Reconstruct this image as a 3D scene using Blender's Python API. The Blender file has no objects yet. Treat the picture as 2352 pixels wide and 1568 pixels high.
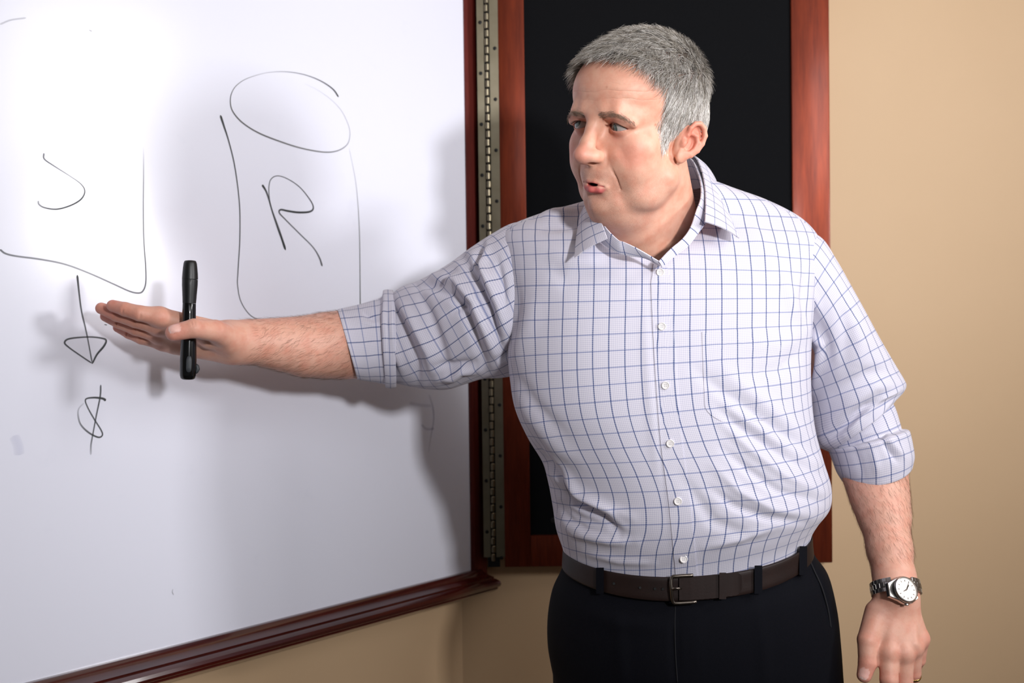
import bpy, bmesh, math, random
import numpy as np
from mathutils import Vector, Matrix

# ------------------------------------------------------------------ camera, world, lights, exposure
SC = bpy.context.scene
COL = SC.collection
F = 2300.0; CX, CY = 1176.0, 784.0            # focal length and centre in pixels of the 2352 x 1568 frame
ROLL, PITCH, CAM_H = math.radians(-0.75), math.radians(-1.2), 1.42
_f = np.array([0, math.cos(PITCH), math.sin(PITCH)]); _u = np.array([0, -math.sin(PITCH), math.cos(PITCH)])
_x = np.array([1.0, 0, 0])
CR = _x * math.cos(ROLL) + _u * math.sin(ROLL)
CU = -_x * math.sin(ROLL) + _u * math.cos(ROLL)
CF = _f
CAMP = np.array([0, 0, CAM_H])

cam = bpy.data.cameras.new('camera'); camo = bpy.data.objects.new('camera', cam); COL.objects.link(camo)
cam.sensor_width = 36; cam.lens = F / 2352 * 36; cam.clip_start = 0.05
m = Matrix.Identity(4)
for i in range(3):
    m[i][0] = CR[i]; m[i][1] = CU[i]; m[i][2] = -CF[i]; m[i][3] = CAMP[i]
camo.matrix_world = m
cam.dof.use_dof = True; cam.dof.focus_distance = 1.27; cam.dof.aperture_fstop = 5.6
SC.camera = camo

def P(u, v, d):
    """a place d metres in front of the lens, seen at pixel (u, v)"""
    u = np.asarray(u, float); v = np.asarray(v, float); d = np.asarray(d, float) + 0 * u
    return CAMP + np.multiply.outer((u - CX) / F * d, CR) + np.multiply.outer(-(v - CY) / F * d, CU) + np.multiply.outer(d, CF)

def proj(p):
    q = np.asarray(p) - CAMP; z = q @ CF
    return np.stack([CX + F * (q @ CR) / z, CY - F * (q @ CU) / z, z], -1)

world = bpy.data.worlds.new('world'); SC.world = world; world.use_nodes = True
world.node_tree.nodes['Background'].inputs[0].default_value = (1.0, 0.98, 0.97, 1)
world.node_tree.nodes['Background'].inputs[1].default_value = 0.07

def area(name, loc, target, size, power, color=(1, 1, 1), sy=None):
    l = bpy.data.lights.new(name, 'AREA'); l.energy = power; l.size = size; l.color = color
    if sy: l.shape = 'RECTANGLE'; l.size_y = sy
    o = bpy.data.objects.new(name, l); COL.objects.link(o); o.location = loc
    o.rotation_euler = (Vector(target) - Vector(loc)).to_track_quat('-Z', 'Y').to_euler()
    return o
area('key_softbox', (1.28, 0.62, 2.22), (0.3, 1.75, 1.80), 0.55, 8.6, (1, 0.98, 0.985))
area('side_lamp', (1.80, 0.50, 1.79), (0.1, 1.35, 1.75), 0.26, 5.6, (0.99, 0.98, 1.0)).data.spread = math.radians(110)
area('ceiling_bounce', (0.95, -0.65, 2.70), (0.1, 1.4, 1.3), 1.7, 20, (0.98, 0.975, 1.0))
area('camera_flash', (0.68, -0.42, 1.73), (0.1, 1.5, 1.62), 0.12, 4.6, (0.99, 0.98, 1.0)).data.spread = math.radians(75)

vs = SC.view_settings
SC.display_settings.display_device = 'sRGB'
vs.view_transform = 'Standard'; vs.look = 'None'; vs.exposure = 0.07; vs.gamma = 1.0; vs.use_curve_mapping = False

# ------------------------------------------------------------------ helpers
def lin(r, g, b):
    f = lambda c: (c / 255 / 12.92) if c / 255 <= 0.04045 else ((c / 255 + 0.055) / 1.055) ** 2.4
    return (f(r), f(g), f(b), 1.0)

class NT:
    """tiny node-tree writer"""
    def __init__(self, name):
        self.mat = bpy.data.materials.new(name); self.mat.use_nodes = True
        self.t = self.mat.node_tree; self.b = self.t.nodes['Principled BSDF']
    def n(self, kind, **kw):
        o = self.t.nodes.new(kind)
        for k, v in kw.items(): setattr(o, k, v)
        return o
    def put(self, sock, v):
        if isinstance(v, bpy.types.NodeSocket): self.t.links.new(v, sock)
        elif v is not None: sock.default_value = v
    def m(self, op, a, b=None, c=None, clamp=False):
        o = self.n('ShaderNodeMath', operation=op, use_clamp=clamp)
        for s, v in zip(o.inputs, (a, b, c)): self.put(s, v)
        return o.outputs[0]
    def mix(self, fac, a, b, blend='MIX'):
        o = self.n('ShaderNodeMix', data_type='RGBA', blend_type=blend)
        self.put(o.inputs[0], fac); self.put(o.inputs[6], a); self.put(o.inputs[7], b)
        return o.outputs[2]
    def noise(self, vec, scale, detail=3, rough=0.5):
        o = self.n('ShaderNodeTexNoise'); o.inputs['Scale'].default_value = scale
        o.inputs['Detail'].default_value = detail; o.inputs['Roughness'].default_value = rough
        if vec is not None: self.put(o.inputs['Vector'], vec)
        return o.outputs[0]
    def attr(self, name):
        return self.n('ShaderNodeAttribute', attribute_name=name)
    def bump(self, h, strength, dist):
        o = self.n('ShaderNodeBump'); o.inputs['Strength'].default_value = strength; o.inputs['Distance'].default_value = dist
        self.put(o.inputs['Height'], h); self.t.links.new(o.outputs[0], self.b.inputs['Normal'])
    def set(self, **kw):
        for k, v in kw.items(): self.put(self.b.inputs[k.replace('_', ' ')], v)
        return self
    def ramp(self, fac, stops):
        o = self.n('ShaderNodeValToRGB'); self.put(o.inputs[0], fac)
        el = o.color_ramp.elements
        el[0].position, el[0].color = stops[0]; el[1].position, el[1].color = stops[-1]
        for p, c in stops[1:-1]:
            e = el.new(p); e.color = c
        return o.outputs[0]

def plain(name, rgb, rough=0.5, metal=0.0, spec=None, nscale=40, var=0.06, **kw):
    """a procedural material: one colour with a little mottling"""
    k = NT(name); co = k.n('ShaderNodeTexCoord').outputs['Object']
    nz = k.noise(co, nscale, 4)
    c = lin(*rgb)
    lo = tuple(x * (1 - var) for x in c[:3]) + (1,); hi = tuple(min(1, x * (1 + var)) for x in c[:3]) + (1,)
    k.set(Base_Color=k.mix(nz, lo, hi), Roughness=rough, Metallic=metal)
    if spec is not None: k.b.inputs['Specular IOR Level'].default_value = spec
    return k.mat

def mesh_obj(name, V, Fc, mat, parent=None, smooth=False, uv=None, col=None, attrs=None, kind=None):
    me = bpy.data.meshes.new(name)
    V = np.asarray(V, np.float32).reshape(-1, 3)
    Fc = np.asarray(Fc) if not isinstance(Fc, list) else Fc
    if isinstance(Fc, np.ndarray) and Fc.ndim == 2:
        n, k = Fc.shape
        me.vertices.add(len(V)); me.vertices.foreach_set('co', V.ravel())
        me.loops.add(n * k); me.loops.foreach_set('vertex_index', Fc.astype(np.int32).ravel())
        me.polygons.add(n); me.polygons.foreach_set('loop_start', np.arange(0, n * k, k, dtype=np.int32))
        me.polygons.foreach_set('loop_total', np.full(n, k, np.int32))
        me.update(calc_edges=True); me.validate()
    else:
        me.from_pydata(V.tolist(), [], [list(map(int, f)) for f in Fc]); me.update()
    if smooth: me.polygons.foreach_set('use_smooth', np.ones(len(me.polygons), bool))
    if uv is not None:
        l = me.uv_layers.new(name='UVMap'); l.data.foreach_set('uv', np.asarray(uv, np.float32).ravel())
    if col is not None:
        a = me.color_attributes.new('Col', 'FLOAT_COLOR', 'POINT'); a.data.foreach_set('color', np.asarray(col, np.float32).ravel())
    for nm, (ty, arr) in (attrs or {}).items():
        a = me.attributes.new(nm, ty, 'POINT')
        a.data.foreach_set('vector' if ty == 'FLOAT_VECTOR' else 'value', np.asarray(arr, np.float32).ravel())
    o = bpy.data.objects.new(name, me); COL.objects.link(o)
    if mat: me.materials.append(mat)
    if parent is not None: o.parent = parent
    if kind: o['kind'] = kind
    return o

def set_parent(o, par):
    o.parent = par; o.matrix_parent_inverse = par.matrix_world.inverted()

def empty(name, loc=(0, 0, 0)):
    o = bpy.data.objects.new(name, None); COL.objects.link(o); o.location = loc; o.empty_display_size = 0.1
    bpy.context.view_layer.update()
    return o

def tag(o, label, cat, group=None):
    o['label'] = label; o['category'] = cat
    if group: o['group'] = group
    return o

class MB:
    """collects boxes, tubes and lathes in world space; build() links one mesh"""
    def __init__(self): self.v = []; self.f = []
    def add(self, V, Fc):
        n = len(self.v); self.v += [tuple(map(float, p)) for p in V]; self.f += [[n + int(i) for i in f] for f in Fc]
        return self
    def box(self, o, ax, ay, az, bev=0.0):
        """corner-free box: centre o, half-axis vectors; bev cuts the edges"""
        o, ax, ay, az = map(lambda q: np.asarray(q, float), (o, ax, ay, az))
        bm = bmesh.new(); bmesh.ops.create_cube(bm, size=2.0)
        L = [np.linalg.norm(a) for a in (ax, ay, az)]
        for v in bm.verts: v.co = Vector((v.co[0] * L[0], v.co[1] * L[1], v.co[2] * L[2]))
        if bev: bmesh.ops.bevel(bm, geom=list(bm.edges), offset=bev, segments=2, affect='EDGES', profile=0.6)
        E = [a / l for a, l in zip((ax, ay, az), L)]
        bm.verts.index_update()
        V = [o + v.co[0] * E[0] + v.co[1] * E[1] + v.co[2] * E[2] for v in bm.verts]
        Fc = [[v.index for v in f.verts] for f in bm.faces]
        bm.free(); return self.add(V, Fc)
    def tube(self, pts, rad, n=10, cap=True):
        pts = np.asarray(pts, float); k = len(pts); rad = np.broadcast_to(np.asarray(rad, float), (k,))
        T = np.gradient(pts, axis=0); T /= np.linalg.norm(T, axis=1)[:, None] + 1e-12
        a = np.cross(T[0], [0, 0, 1.0]); a = np.cross(T[0], [0, 1.0, 0]) if np.linalg.norm(a) < 1e-3 else a
        a /= np.linalg.norm(a); V = []
        for i in range(k):
            a = a - T[i] * (a @ T[i]); a /= np.linalg.norm(a); b = np.cross(T[i], a)
            for j in range(n):
                t = 2 * math.pi * j / n; V.append(pts[i] + rad[i] * (math.cos(t) * a + math.sin(t) * b))
        Fc = [[i * n + j, i * n + (j + 1) % n, (i + 1) * n + (j + 1) % n, (i + 1) * n + j] for i in range(k - 1) for j in range(n)]
        if cap: Fc += [list(range(n))[::-1], [(k - 1) * n + j for j in range(n)]]
        return self.add(V, Fc)
    def extrude(self, prof, p0, p1, ex, ey):
        """profile (a, b) -> a*ex + b*ey swept from p0 to p1, capped"""
        p0, p1, ex, ey = map(lambda q: np.asarray(q, float), (p0, p1, ex, ey)); n = len(prof)
        V = [q + a * ex + b * ey for q in (p0, p1) for a, b in prof]
        Fc = [[i, (i + 1) % n, n + (i + 1) % n, n + i] for i in range(n)] + [list(range(n))[::-1], [n + i for i in range(n)]]
        return self.add(V, Fc)
    def build(self, name, mat, parent=None, smooth=False, **kw):
        o = mesh_obj(name, self.v, self.f, mat, parent, smooth, **kw)
        bm = bmesh.new(); bm.from_mesh(o.data); bmesh.ops.recalc_face_normals(bm, faces=bm.faces); bm.to_mesh(o.data); bm.free()
        return o

def autosmooth(o, deg=35):
    o.data.polygons.foreach_set('use_smooth', np.ones(len(o.data.polygons), bool))
    o.data.set_sharp_from_angle(angle=math.radians(deg))
    return o

def catmull(pts, n, closed=False):
    """resample control rows (k, d) to n rows with a Catmull-Rom spline"""
    pts = np.asarray(pts, float); k = len(pts)
    t = np.linspace(0, k - 1, n); i = np.clip(t.astype(int), 0, k - 2); s = (t - i)[:, None]
    g = lambda j: pts[np.clip(j, 0, k - 1)]
    p0, p1, p2, p3 = g(i - 1), g(i), g(i + 1), g(i + 2)
    p0 = np.where((i == 0)[:, None], 2 * p1 - p2, p0); p3 = np.where((i == k - 2)[:, None], 2 * p2 - p1, p3)
    return 0.5 * (2 * p1 + (p2 - p0) * s + (2 * p0 - 5 * p1 + 4 * p2 - p3) * s ** 2 + (3 * p1 - p0 - 3 * p2 + p3) * s ** 3)

def smooth01(x, a, b):
    t = np.clip((x - a) / (b - a), 0, 1); return t * t * (3 - 2 * t)

# ------------------------------------------------------------------ materials of the room
def wood(name, dark, light, rough, axis_scale, metal=0.0):
    k = NT(name); co = k.n('ShaderNodeTexCoord').outputs['Object']
    mp = k.n('ShaderNodeMapping'); k.put(mp.inputs['Vector'], co); mp.inputs['Scale'].default_value = axis_scale
    a = k.noise(mp.outputs[0], 6, 6, 0.6); b = k.noise(mp.outputs[0], 30, 3, 0.6)
    g = k.m('ADD', k.m('MULTIPLY', a, 0.7), k.m('MULTIPLY', b, 0.3))
    k.set(Base_Color=k.ramp(g, [(0.32, lin(*dark)), (0.68, lin(*light))]), Roughness=rough, Metallic=metal)
    k.b.inputs['Coat Weight'].default_value = 0.15; k.b.inputs['Coat Roughness'].default_value = 0.18
    k.bump(b, 0.05, 0.001)
    return k.mat
M_CHERRY = wood('cherry_wood', (90, 33, 18), (132, 54, 28), 0.45, (9, 9, 0.8), 0.72)   # figured cherry: the grain itself reflects
M_MAHOG = wood('mahogany_wood', (76, 22, 17), (112, 38, 29), 0.40, (9, 9, 0.8), 0.6)
M_TRAY = wood('tray_wood', (52, 14, 11), (78, 24, 18), 0.16, (1.2, 1.2, 9))
_tb = M_TRAY.node_tree.nodes['Principled BSDF'].inputs; _tb['Coat Weight'].default_value = 0.8; _tb['Coat Roughness'].default_value = 0.06; _tb['Specular IOR Level'].default_value = 0.7

k = NT('tan_wall'); co = k.n('ShaderNodeTexCoord').outputs['Object']
k.set(Base_Color=k.mix(k.noise(co, 3, 3), lin(206, 174, 136), lin(213, 182, 145)), Roughness=0.6)
k.bump(k.noise(co, 420, 3, 0.6), 0.12, 0.0006); M_WALL = k.mat
k = NT('white_ceiling'); co = k.n('ShaderNodeTexCoord').outputs['Object']
k.set(Base_Color=k.mix(k.noise(co, 60, 3), lin(226, 222, 216), lin(236, 233, 228)), Roughness=0.8); M_CEIL = k.mat
k = NT('grey_carpet'); co = k.n('ShaderNodeTexCoord').outputs['Object']
k.set(Base_Color=k.mix(k.noise(co, 300, 4, 0.7), lin(70, 64, 60), lin(112, 104, 96)), Roughness=0.95)
k.bump(k.noise(co, 500, 2), 0.5, 0.003); M_CARPET = k.mat

# whiteboard enamel: satin gloss with faint wiping ghosts
k = NT('whiteboard_enamel'); co = k.n('ShaderNodeTexCoord').outputs['Object']
sm = k.noise(co, 2.2, 4, 0.6); sm2 = k.noise(co, 14, 5, 0.7)
g = k.m('MULTIPLY', k.m('SUBTRACT', sm2, 0.62, clamp=True), k.m('MULTIPLY', sm, 0.9), clamp=True)
k.set(Base_Color=k.mix(g, lin(238, 240, 253), lin(194, 198, 222)), Roughness=k.m('ADD', 0.17, k.m('MULTIPLY', sm, 0.06)))
k.b.inputs['Specular IOR Level'].default_value = 0.5; M_BOARD = k.mat
k = NT('black_fabric'); co = k.n('ShaderNodeTexCoord').outputs['Object']
wv = k.noise(co, 900, 2, 0.6)
k.set(Base_Color=k.mix(wv, lin(8, 9, 11), lin(19, 20, 23)), Roughness=0.95, Specular_IOR_Level=0.12); k.bump(wv, 0.3, 0.0006); M_FELT = k.mat
k = NT('antique_brass'); co = k.n('ShaderNodeTexCoord').outputs['Object']
k.set(Base_Color=k.mix(k.noise(co, 25, 4), lin(126, 117, 95), lin(164, 156, 136)), Metallic=1.0, Roughness=0.36); M_HINGE = k.mat
M_GAP = plain('dark_steel', (34, 34, 34), 0.5, 0.6)

# ------------------------------------------------------------------ the room
HX, HY = -0.087, 1.95                       # hinge line between the board and the opened door
DB = np.array([-1, -1, 0]) / math.sqrt(2)   # along the board, away from the hinge
NB = np.array([1, -1, 0]) / math.sqrt(2)    # board normal, into the room
UP = np.array([0, 0, 1.0])
HP = np.array([HX, HY, 0])

def wall(name, p0, p1, z0, z1, mat, thick, nrm):
    p0 = np.array([*p0, 0.0]); p1 = np.array([*p1, 0.0]); nrm = np.array([*nrm, 0.0])
    c = (p0 + p1) / 2 - nrm * thick / 2 + UP * (z0 + z1) / 2
    o = MB().box(c, (p1 - p0) / 2, nrm * thick / 2, UP * (z1 - z0) / 2).build(name, mat)
    o['kind'] = 'structure'; return o
BW = 2.0                                     # back wall plane y
LW = HP - NB * 0.05                          # left wall plane
cs = (LW[1] - LW[0])                         # y - x = cs on the left wall
corner = (BW - cs, BW)
wall('wall_back', corner, (3.4, BW), 0, 2.75, M_WALL, 0.12, (0, -1))
wall('wall_left', corner, (corner[0] - 2.6, corner[1] - 2.6), 0, 2.75, M_WALL, 0.12, (NB[0], NB[1]))
wall('wall_right', (3.4, BW), (3.4, -2.2), 0, 2.75, M_WALL, 0.12, (-1, 0))
o = MB().box((0.3, -0.1, -0.05), (3.3, 0, 0), (0, 2.4, 0), (0, 0, 0.05)).build('floor', M_CARPET); o['kind'] = 'structure'
o = MB().box((0.3, -0.1, 2.80), (3.3, 0, 0), (0, 2.4, 0), (0, 0, 0.05)).build('ceiling', M_CEIL); o['kind'] = 'structure'
o = wall('baseboard_back', (corner[0] + 0.02, BW - 0.012), (3.39, BW - 0.012), 0, 0.11, M_MAHOG, 0.012, (0, -1))

# ------------------------------------------------------------------ whiteboard
def on_board(u, v, off=0.0):
    """where the sight line through a pixel meets the board face"""
    d = P(u, v, 1.0) - CAMP
    n = NB; p0 = HP + NB * off
    t = ((p0 - CAMP) @ n) / (d @ n)
    return CAMP + d * np.asarray(t)[..., None]
ZB = 0.905                                   # lower edge of the writing surface
zb_pts = [on_board(1083, 1314), on_board(40, 1564)]
ZB = float(np.mean([q[2] for q in zb_pts]))
ZT = 2.12; BL = 1.55
s_edge = float((on_board(1073, 700) - HP) @ DB)
wb = empty('whiteboard', tuple(HP + DB * 0.8 + UP * ZB))
tag(wb, 'large white dry-erase board with red-brown wood frame and marker drawings', 'whiteboard')
def wbp(mb, name, mat, **kw):
    o = mb.build(name, mat, **kw); set_parent(o, wb); return o
wbp(MB().box(HP + DB * (s_edge + BL) / 2 - NB * 0.009 + UP * (ZB + ZT) / 2, DB * (BL - s_edge) / 2, NB * 0.009, UP * (ZT - ZB) / 2), 'writing_surface', M_BOARD)
wbp(MB().box(HP + DB * BL / 2 - NB * 0.033 + UP * (ZB + ZT) / 2, DB * BL / 2, NB * 0.0149, UP * (ZT - ZB) / 2), 'backing_panel', M_MAHOG)
# right stile, with a rounded outer edge
s0 = float((on_board(1100, 200) - HP) @ DB)
st = [(s0, -0.018), (s0, 0.005), (s0 + 0.003, 0.008), (s_edge - 0.004, 0.008), (s_edge, 0.004), (s_edge, -0.018)]
o = wbp(MB().extrude(st, HP + UP * (ZB - 0.02), HP + UP * ZT, DB, NB), 'right_stile', M_MAHOG); autosmooth(o)
o = wbp(MB().box(HP + DB * (s_edge + BL) / 2 + UP * (ZT + 0.03), DB * (BL - s_edge) / 2, NB * 0.012, UP * 0.03, 0.003), 'top_rail', M_MAHOG)
# tray: a crown moulding profile (out from the board, up)
tp = [(-0.018, 0.0), (0.010, 0.0), (0.012, 0.002), (0.014, 0.0015), (0.018, -0.004), (0.026, -0.0095), (0.0345, -0.0125),
      (0.0345, -0.0155), (0.039, -0.017), (0.0445, -0.020), (0.047, -0.0245), (0.0455, -0.0295), (0.041, -0.033),
      (0.041, -0.0355), (0.036, -0.0395), (0.030, -0.043), (-0.018, -0.043)]
def tray(s):                                  # mitred return at the hinge end
    return [HP + DB * s + UP * ZB + NB * a + UP * b for a, b in tp]
n = len(tp); A = []
for a, b in tp: A.append(HP + DB * (s_edge - 0.008 - max(a, 0) * 0.62) + UP * ZB + NB * a + UP * b)
Bv = tray(BL)
o = wbp(MB().add(A + Bv, [[i, (i + 1) % n, n + (i + 1) % n, n + i] for i in range(n)] + [list(range(n))[::-1], list(range(n, 2 * n))]), 'marker_tray', M_TRAY)
autosmooth(o, 28)

# marker strokes: thin ribbons of dried ink lying on the enamel
k = NT('marker_ink'); at = k.attr('Col')
k.set(Base_Color=at.outputs['Color'], Roughness=0.55, Alpha=at.outputs['Alpha']); M_INK = k.mat
def stroke(pts, w, ink, alpha, color=(52, 58, 60), crop=(0, 130, 1.616), sub=14):
    """pts in enlarged-crop pixels; w, ink, alpha: control values spread along the stroke"""
    px = np.array(pts, float) / crop[2] + np.array(crop[:2])
    n = max(24, len(pts) * sub); q = catmull(px, n)
    t = np.linspace(0, 1, n); cv = lambda a: np.interp(t, np.linspace(0, 1, len(a)), a)
    W = cv(w); AL = cv(alpha); IK = cv(ink)
    C3 = on_board(q[:, 0], q[:, 1], 0.0004)
    T = np.gradient(C3, axis=0); T /= np.linalg.norm(T, axis=1)[:, None] + 1e-9
    S = np.cross(T, NB); S /= np.linalg.norm(S, axis=1)[:, None] + 1e-9
    W = W * np.clip(np.minimum(t, 1 - t) * n / 3 + 0.25, 0, 1)
    offs = np.array([-1, -0.55, 0, 0.55, 1]); al = np.array([0.35, 0.8, 1, 0.8, 0.35])
    V = C3[:, None] + S[:, None] * (offs[None, :, None] * W[:, None, None] * 0.00043)
    V = V + NB * np.array([0, 0.0002, 0.0003, 0.0002, 0])[None, :, None]
    c = np.array(lin(*color)[:3]); cc = np.ones((n, 5, 4))
    cc[..., :3] = c[None, None] * IK[:, None, None]
    cc[..., 3] = np.clip(AL[:, None] * al[None], 0, 1)
    Fc = [[i * 5 + j, i * 5 + j + 1, (i + 1) * 5 + j + 1, (i + 1) * 5 + j] for i in range(n - 1) for j in range(4)]
    o = mesh_obj('marker_stroke', V.reshape(-1, 3), Fc, M_INK, None, True, col=cc.reshape(-1, 4)); set_parent(o, wb)
    return o
stroke([(163, 358), (165, 380), (200, 405), (255, 440), (300, 472), (315, 500), (300, 530), (260, 553), (210, 566), (165, 560), (145, 548), (142, 535)],
       [3, 2.2, 1.6, 2.2, 2.8, 2.6, 2.6, 3], [1], [0.6, 0.7, 0.45, 0.8, 0.95, 0.9, 0.6, 0.4])
stroke([(532, 330), (533, 380), (533, 450), (532, 560), (534, 680), (541, 780), (541, 840), (530, 870), (512, 877), (480, 870), (420, 843), (330, 803), (240, 770), (150, 752), (60, 740), (20, 730), (0, 715)],
       [2, 2.4, 2.6, 3, 3, 3.4, 3.4, 3.4], [1, 1, 1.3, 1.3, 1.2], [0.0, 0.5, 0.75, 0.75, 0.65, 0.5, 0.55, 0.7])
stroke([(287, 810), (292, 860), (302, 940), (318, 1010), (330, 1070), (342, 1136)], [4, 3, 3, 2.6, 2.6], [0.6, 1, 1.2, 1.2], [1, 0.85, 0.75, 0.7, 0.75])
stroke([(342, 1138), (300, 1110), (255, 1078), (240, 1060), (260, 1046), (330, 1040), (380, 1045), (394, 1054), (385, 1075), (360, 1105), (342, 1140)],
       [2.6, 2.8, 3.4, 3, 3.4, 4, 3], [1], [0.8, 0.8, 0.85, 0.75, 0.9, 1, 0.9])
stroke([(393, 1276), (380, 1268), (345, 1265), (318, 1272), (325, 1300), (350, 1345), (375, 1385), (380, 1404), (365, 1412), (330, 1395), (300, 1365), (290, 1330), (293, 1305), (312, 1285)],
       [5, 3.4, 2.6, 2.8, 3, 3.4, 3, 2.4], [0.7, 1, 1], [1, 0.95, 0.75, 0.75, 0.8, 0.9, 0.6, 0.3, 0.15])
stroke([(374, 1217), (372, 1260), (358, 1330), (345, 1400), (338, 1440), (337, 1478)], [3, 3, 2.6, 3, 4], [1, 1, 1.4], [0.85, 0.8, 0.75, 0.6, 0.2])
stroke([(1257, 150), (1235, 120), (1190, 90), (1130, 67), (1060, 56), (990, 60), (920, 80), (880, 105), (860, 135), (855, 170), (865, 205), (900, 245), (960, 283), (1040, 315), (1120, 340), (1200, 354), (1250, 350), (1285, 330), (1298, 300), (1295, 260), (1270, 205), (1230, 160), (1180, 125), (1130, 100)],
       [4.5, 3, 2, 2, 3.4, 3.6, 3.2, 2.6, 2.4, 2], [0.8, 1, 1, 1.4, 1.4, 1.5], [1, 0.5, 0.2, 0.6, 0.8, 0.75, 0.6, 0.35, 0.2, 0.06], color=(70, 72, 68))
stroke([(818, 217), (832, 260), (848, 310), (868, 390), (882, 480), (890, 570), (890, 680), (883, 800), (882, 850), (895, 910), (930, 960), (975, 978), (1040, 985)],
       [5.5, 3.4, 3, 3, 2.6, 2.6, 2.4], [0.45, 0.9, 1.2, 1.3, 1.4, 1.5], [1, 0.85, 0.8, 0.75, 0.7, 0.6, 0.5])
stroke([(1296, 340), (1318, 450), (1328, 540), (1334, 650), (1336, 780), (1337, 910), (1338, 990)], [2.4, 2.8, 3, 3.2], [1.4, 1.3, 1], [0.15, 0.3, 0.55, 0.75, 0.9], color=(70, 78, 72))
stroke([(973, 475), (990, 505), (1010, 570), (1035, 640), (1060, 718)], [5.5, 4.2, 3.6, 4, 6], [0.4, 0.9, 1.2, 0.8, 0.5], [1, 0.9, 0.7, 0.85, 1])
stroke([(1060, 718), (1050, 690), (1028, 630), (1005, 555), (998, 500), (1003, 460), (1025, 443), (1060, 450), (1110, 482), (1150, 530), (1163, 560), (1150, 575), (1110, 578), (1070, 573), (1042, 568), (1037, 580), (1060, 605), (1110, 655), (1160, 705), (1185, 745), (1196, 778)],
       [4, 3, 2.6, 2.4, 2.6, 3.6, 4.6, 4, 3.2, 3.2, 5], [0.9, 1.2, 1.2, 1, 0.6, 0.6, 1.2, 1.4, 1.2], [1, 0.8, 0.7, 0.6, 0.8, 1, 1, 0.75, 0.65, 0.8])
full = (0, 0, 1.0)
stroke([(397, 1352), (396, 1360), (399, 1366)], [1.4, 1.6, 2.4], [1], [0.25, 0.45, 0.2], crop=full)
stroke([(240, 745), (246, 746)], [1.6], [1], [0.8], crop=full)
stroke([(205, 69), (211, 72)], [2], [1.4], [0.3], crop=full)
stroke([(0, 56), (25, 46), (60, 41)], [3], [1.6], [0.22], crop=full)
stroke([(985, 905), (994, 935), (996, 965), (990, 1000), (984, 1040)], [6, 5, 4], [1], [0.1, 0.28, 0.22, 0.1], color=(96, 124, 190), crop=full)
stroke([(940, 925), (965, 930), (990, 932)], [8, 8], [1], [0.12], color=(96, 124, 190), crop=full)
stroke([(968, 975), (980, 985), (997, 984)], [6], [1], [0.2], color=(96, 124, 190), crop=full)
stroke([(32, 1000), (42, 1025), (44, 1045)], [16], [1], [0.10], color=(110, 120, 180), crop=full)

# ------------------------------------------------------------------ opened door panel and its piano hinge
door = empty('cabinet_door', (0.33, HY, 0.9))
tag(door, 'opened cabinet door with black fabric panel and cherry wood frame behind the person', 'cabinet door')
def at_y(u, v, y):
    d = P(u, v, 1.0) - CAMP; return CAMP + d * (y / d[1])
zd0 = at_y(1500, 1298, HY)[2]; zd1 = ZT + 0.06
xa, xb = at_y(1151, 640, HY)[0], at_y(1211, 640, HY)[0]
xc, xd = at_y(1821, 640, HY)[0], at_y(1909, 640, HY)[0]
zr = at_y(1500, 1226, HY)[2]
def dp(name, x0, x1, z0, z1, y0, y1, mat, bev=0.002):
    o = MB().box(((x0 + x1) / 2, (y0 + y1) / 2, (z0 + z1) / 2), ((x1 - x0) / 2, 0, 0), (0, (y1 - y0) / 2, 0), (0, 0, (z1 - z0) / 2), bev).build(name, mat)
    set_parent(o, door); return autosmooth(o)
dp('hinge_stile', xa, xb, zd0, zd1, HY, HY + 0.034, M_CHERRY)
dp('outer_stile', xc, xd, zd0, zd1, HY, HY + 0.034, M_CHERRY, 0.0035)
dp('bottom_rail', xb, xc, zd0, zr, HY + 0.0005, HY + 0.034, M_CHERRY)
dp('top_rail', xb, xc, zd1 - 0.06, zd1, HY + 0.0005, HY + 0.034, M_CHERRY)
dp('fabric_panel', xb - 0.004, xc + 0.004, zr - 0.004, zd1 - 0.056, HY + 0.006, HY + 0.030, M_FELT)
o = MB().tube([(xb + 0.045, HY + 0.005, zr + 0.028), (xb + 0.045, HY + 0.0065, zr + 0.028)], [0.004, 0.006], 12).build('panel_pin', M_GAP); set_parent(o, door)

hg = empty('piano_hinge', (HX, HY, zd0))
tag(hg, 'long brass piano hinge joining the whiteboard to the opened door', 'hinge')
x1a, x1b = at_y(1097, 300, HY)[0], at_y(1115, 300, HY)[0]
x2a, x2b = at_y(1127, 300, HY)[0], at_y(1151, 300, HY)[0]
def hp(mb, name, mat):
    o = mb.build(name, mat); set_parent(o, hg); return o
hp(MB().box(((x1a + x1b) / 2, HY + 0.002, (zd0 + zd1) / 2 + .01), ((x1b - x1a) / 2 - 0.0008, 0, 0), (0, 0.001, 0), (0, 0, (zd1 - zd0) / 2 - .01)), 'leaf', M_HINGE)
hp(MB().box(((x2a + x2b) / 2, HY + 0.002, (zd0 + zd1) / 2 + .01), ((x2b - x2a) / 2, 0, 0), (0, 0.001, 0), (0, 0, (zd1 - zd0) / 2 - .01)), 'leaf', M_HINGE)
hp(MB().box(((x1b + x2a) / 2, HY + 0.006, (zd0 + zd1) / 2), (0.012, 0, 0), (0, 0.002, 0), (0, 0, (zd1 - zd0) / 2)), 'hinge_backing', M_GAP)
pitch = 0.0323; xk = (x1b + x2a) / 2; r = (x2a - x1b) / 2
knu = None; z = zd0 + 0.012; i = 0
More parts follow.
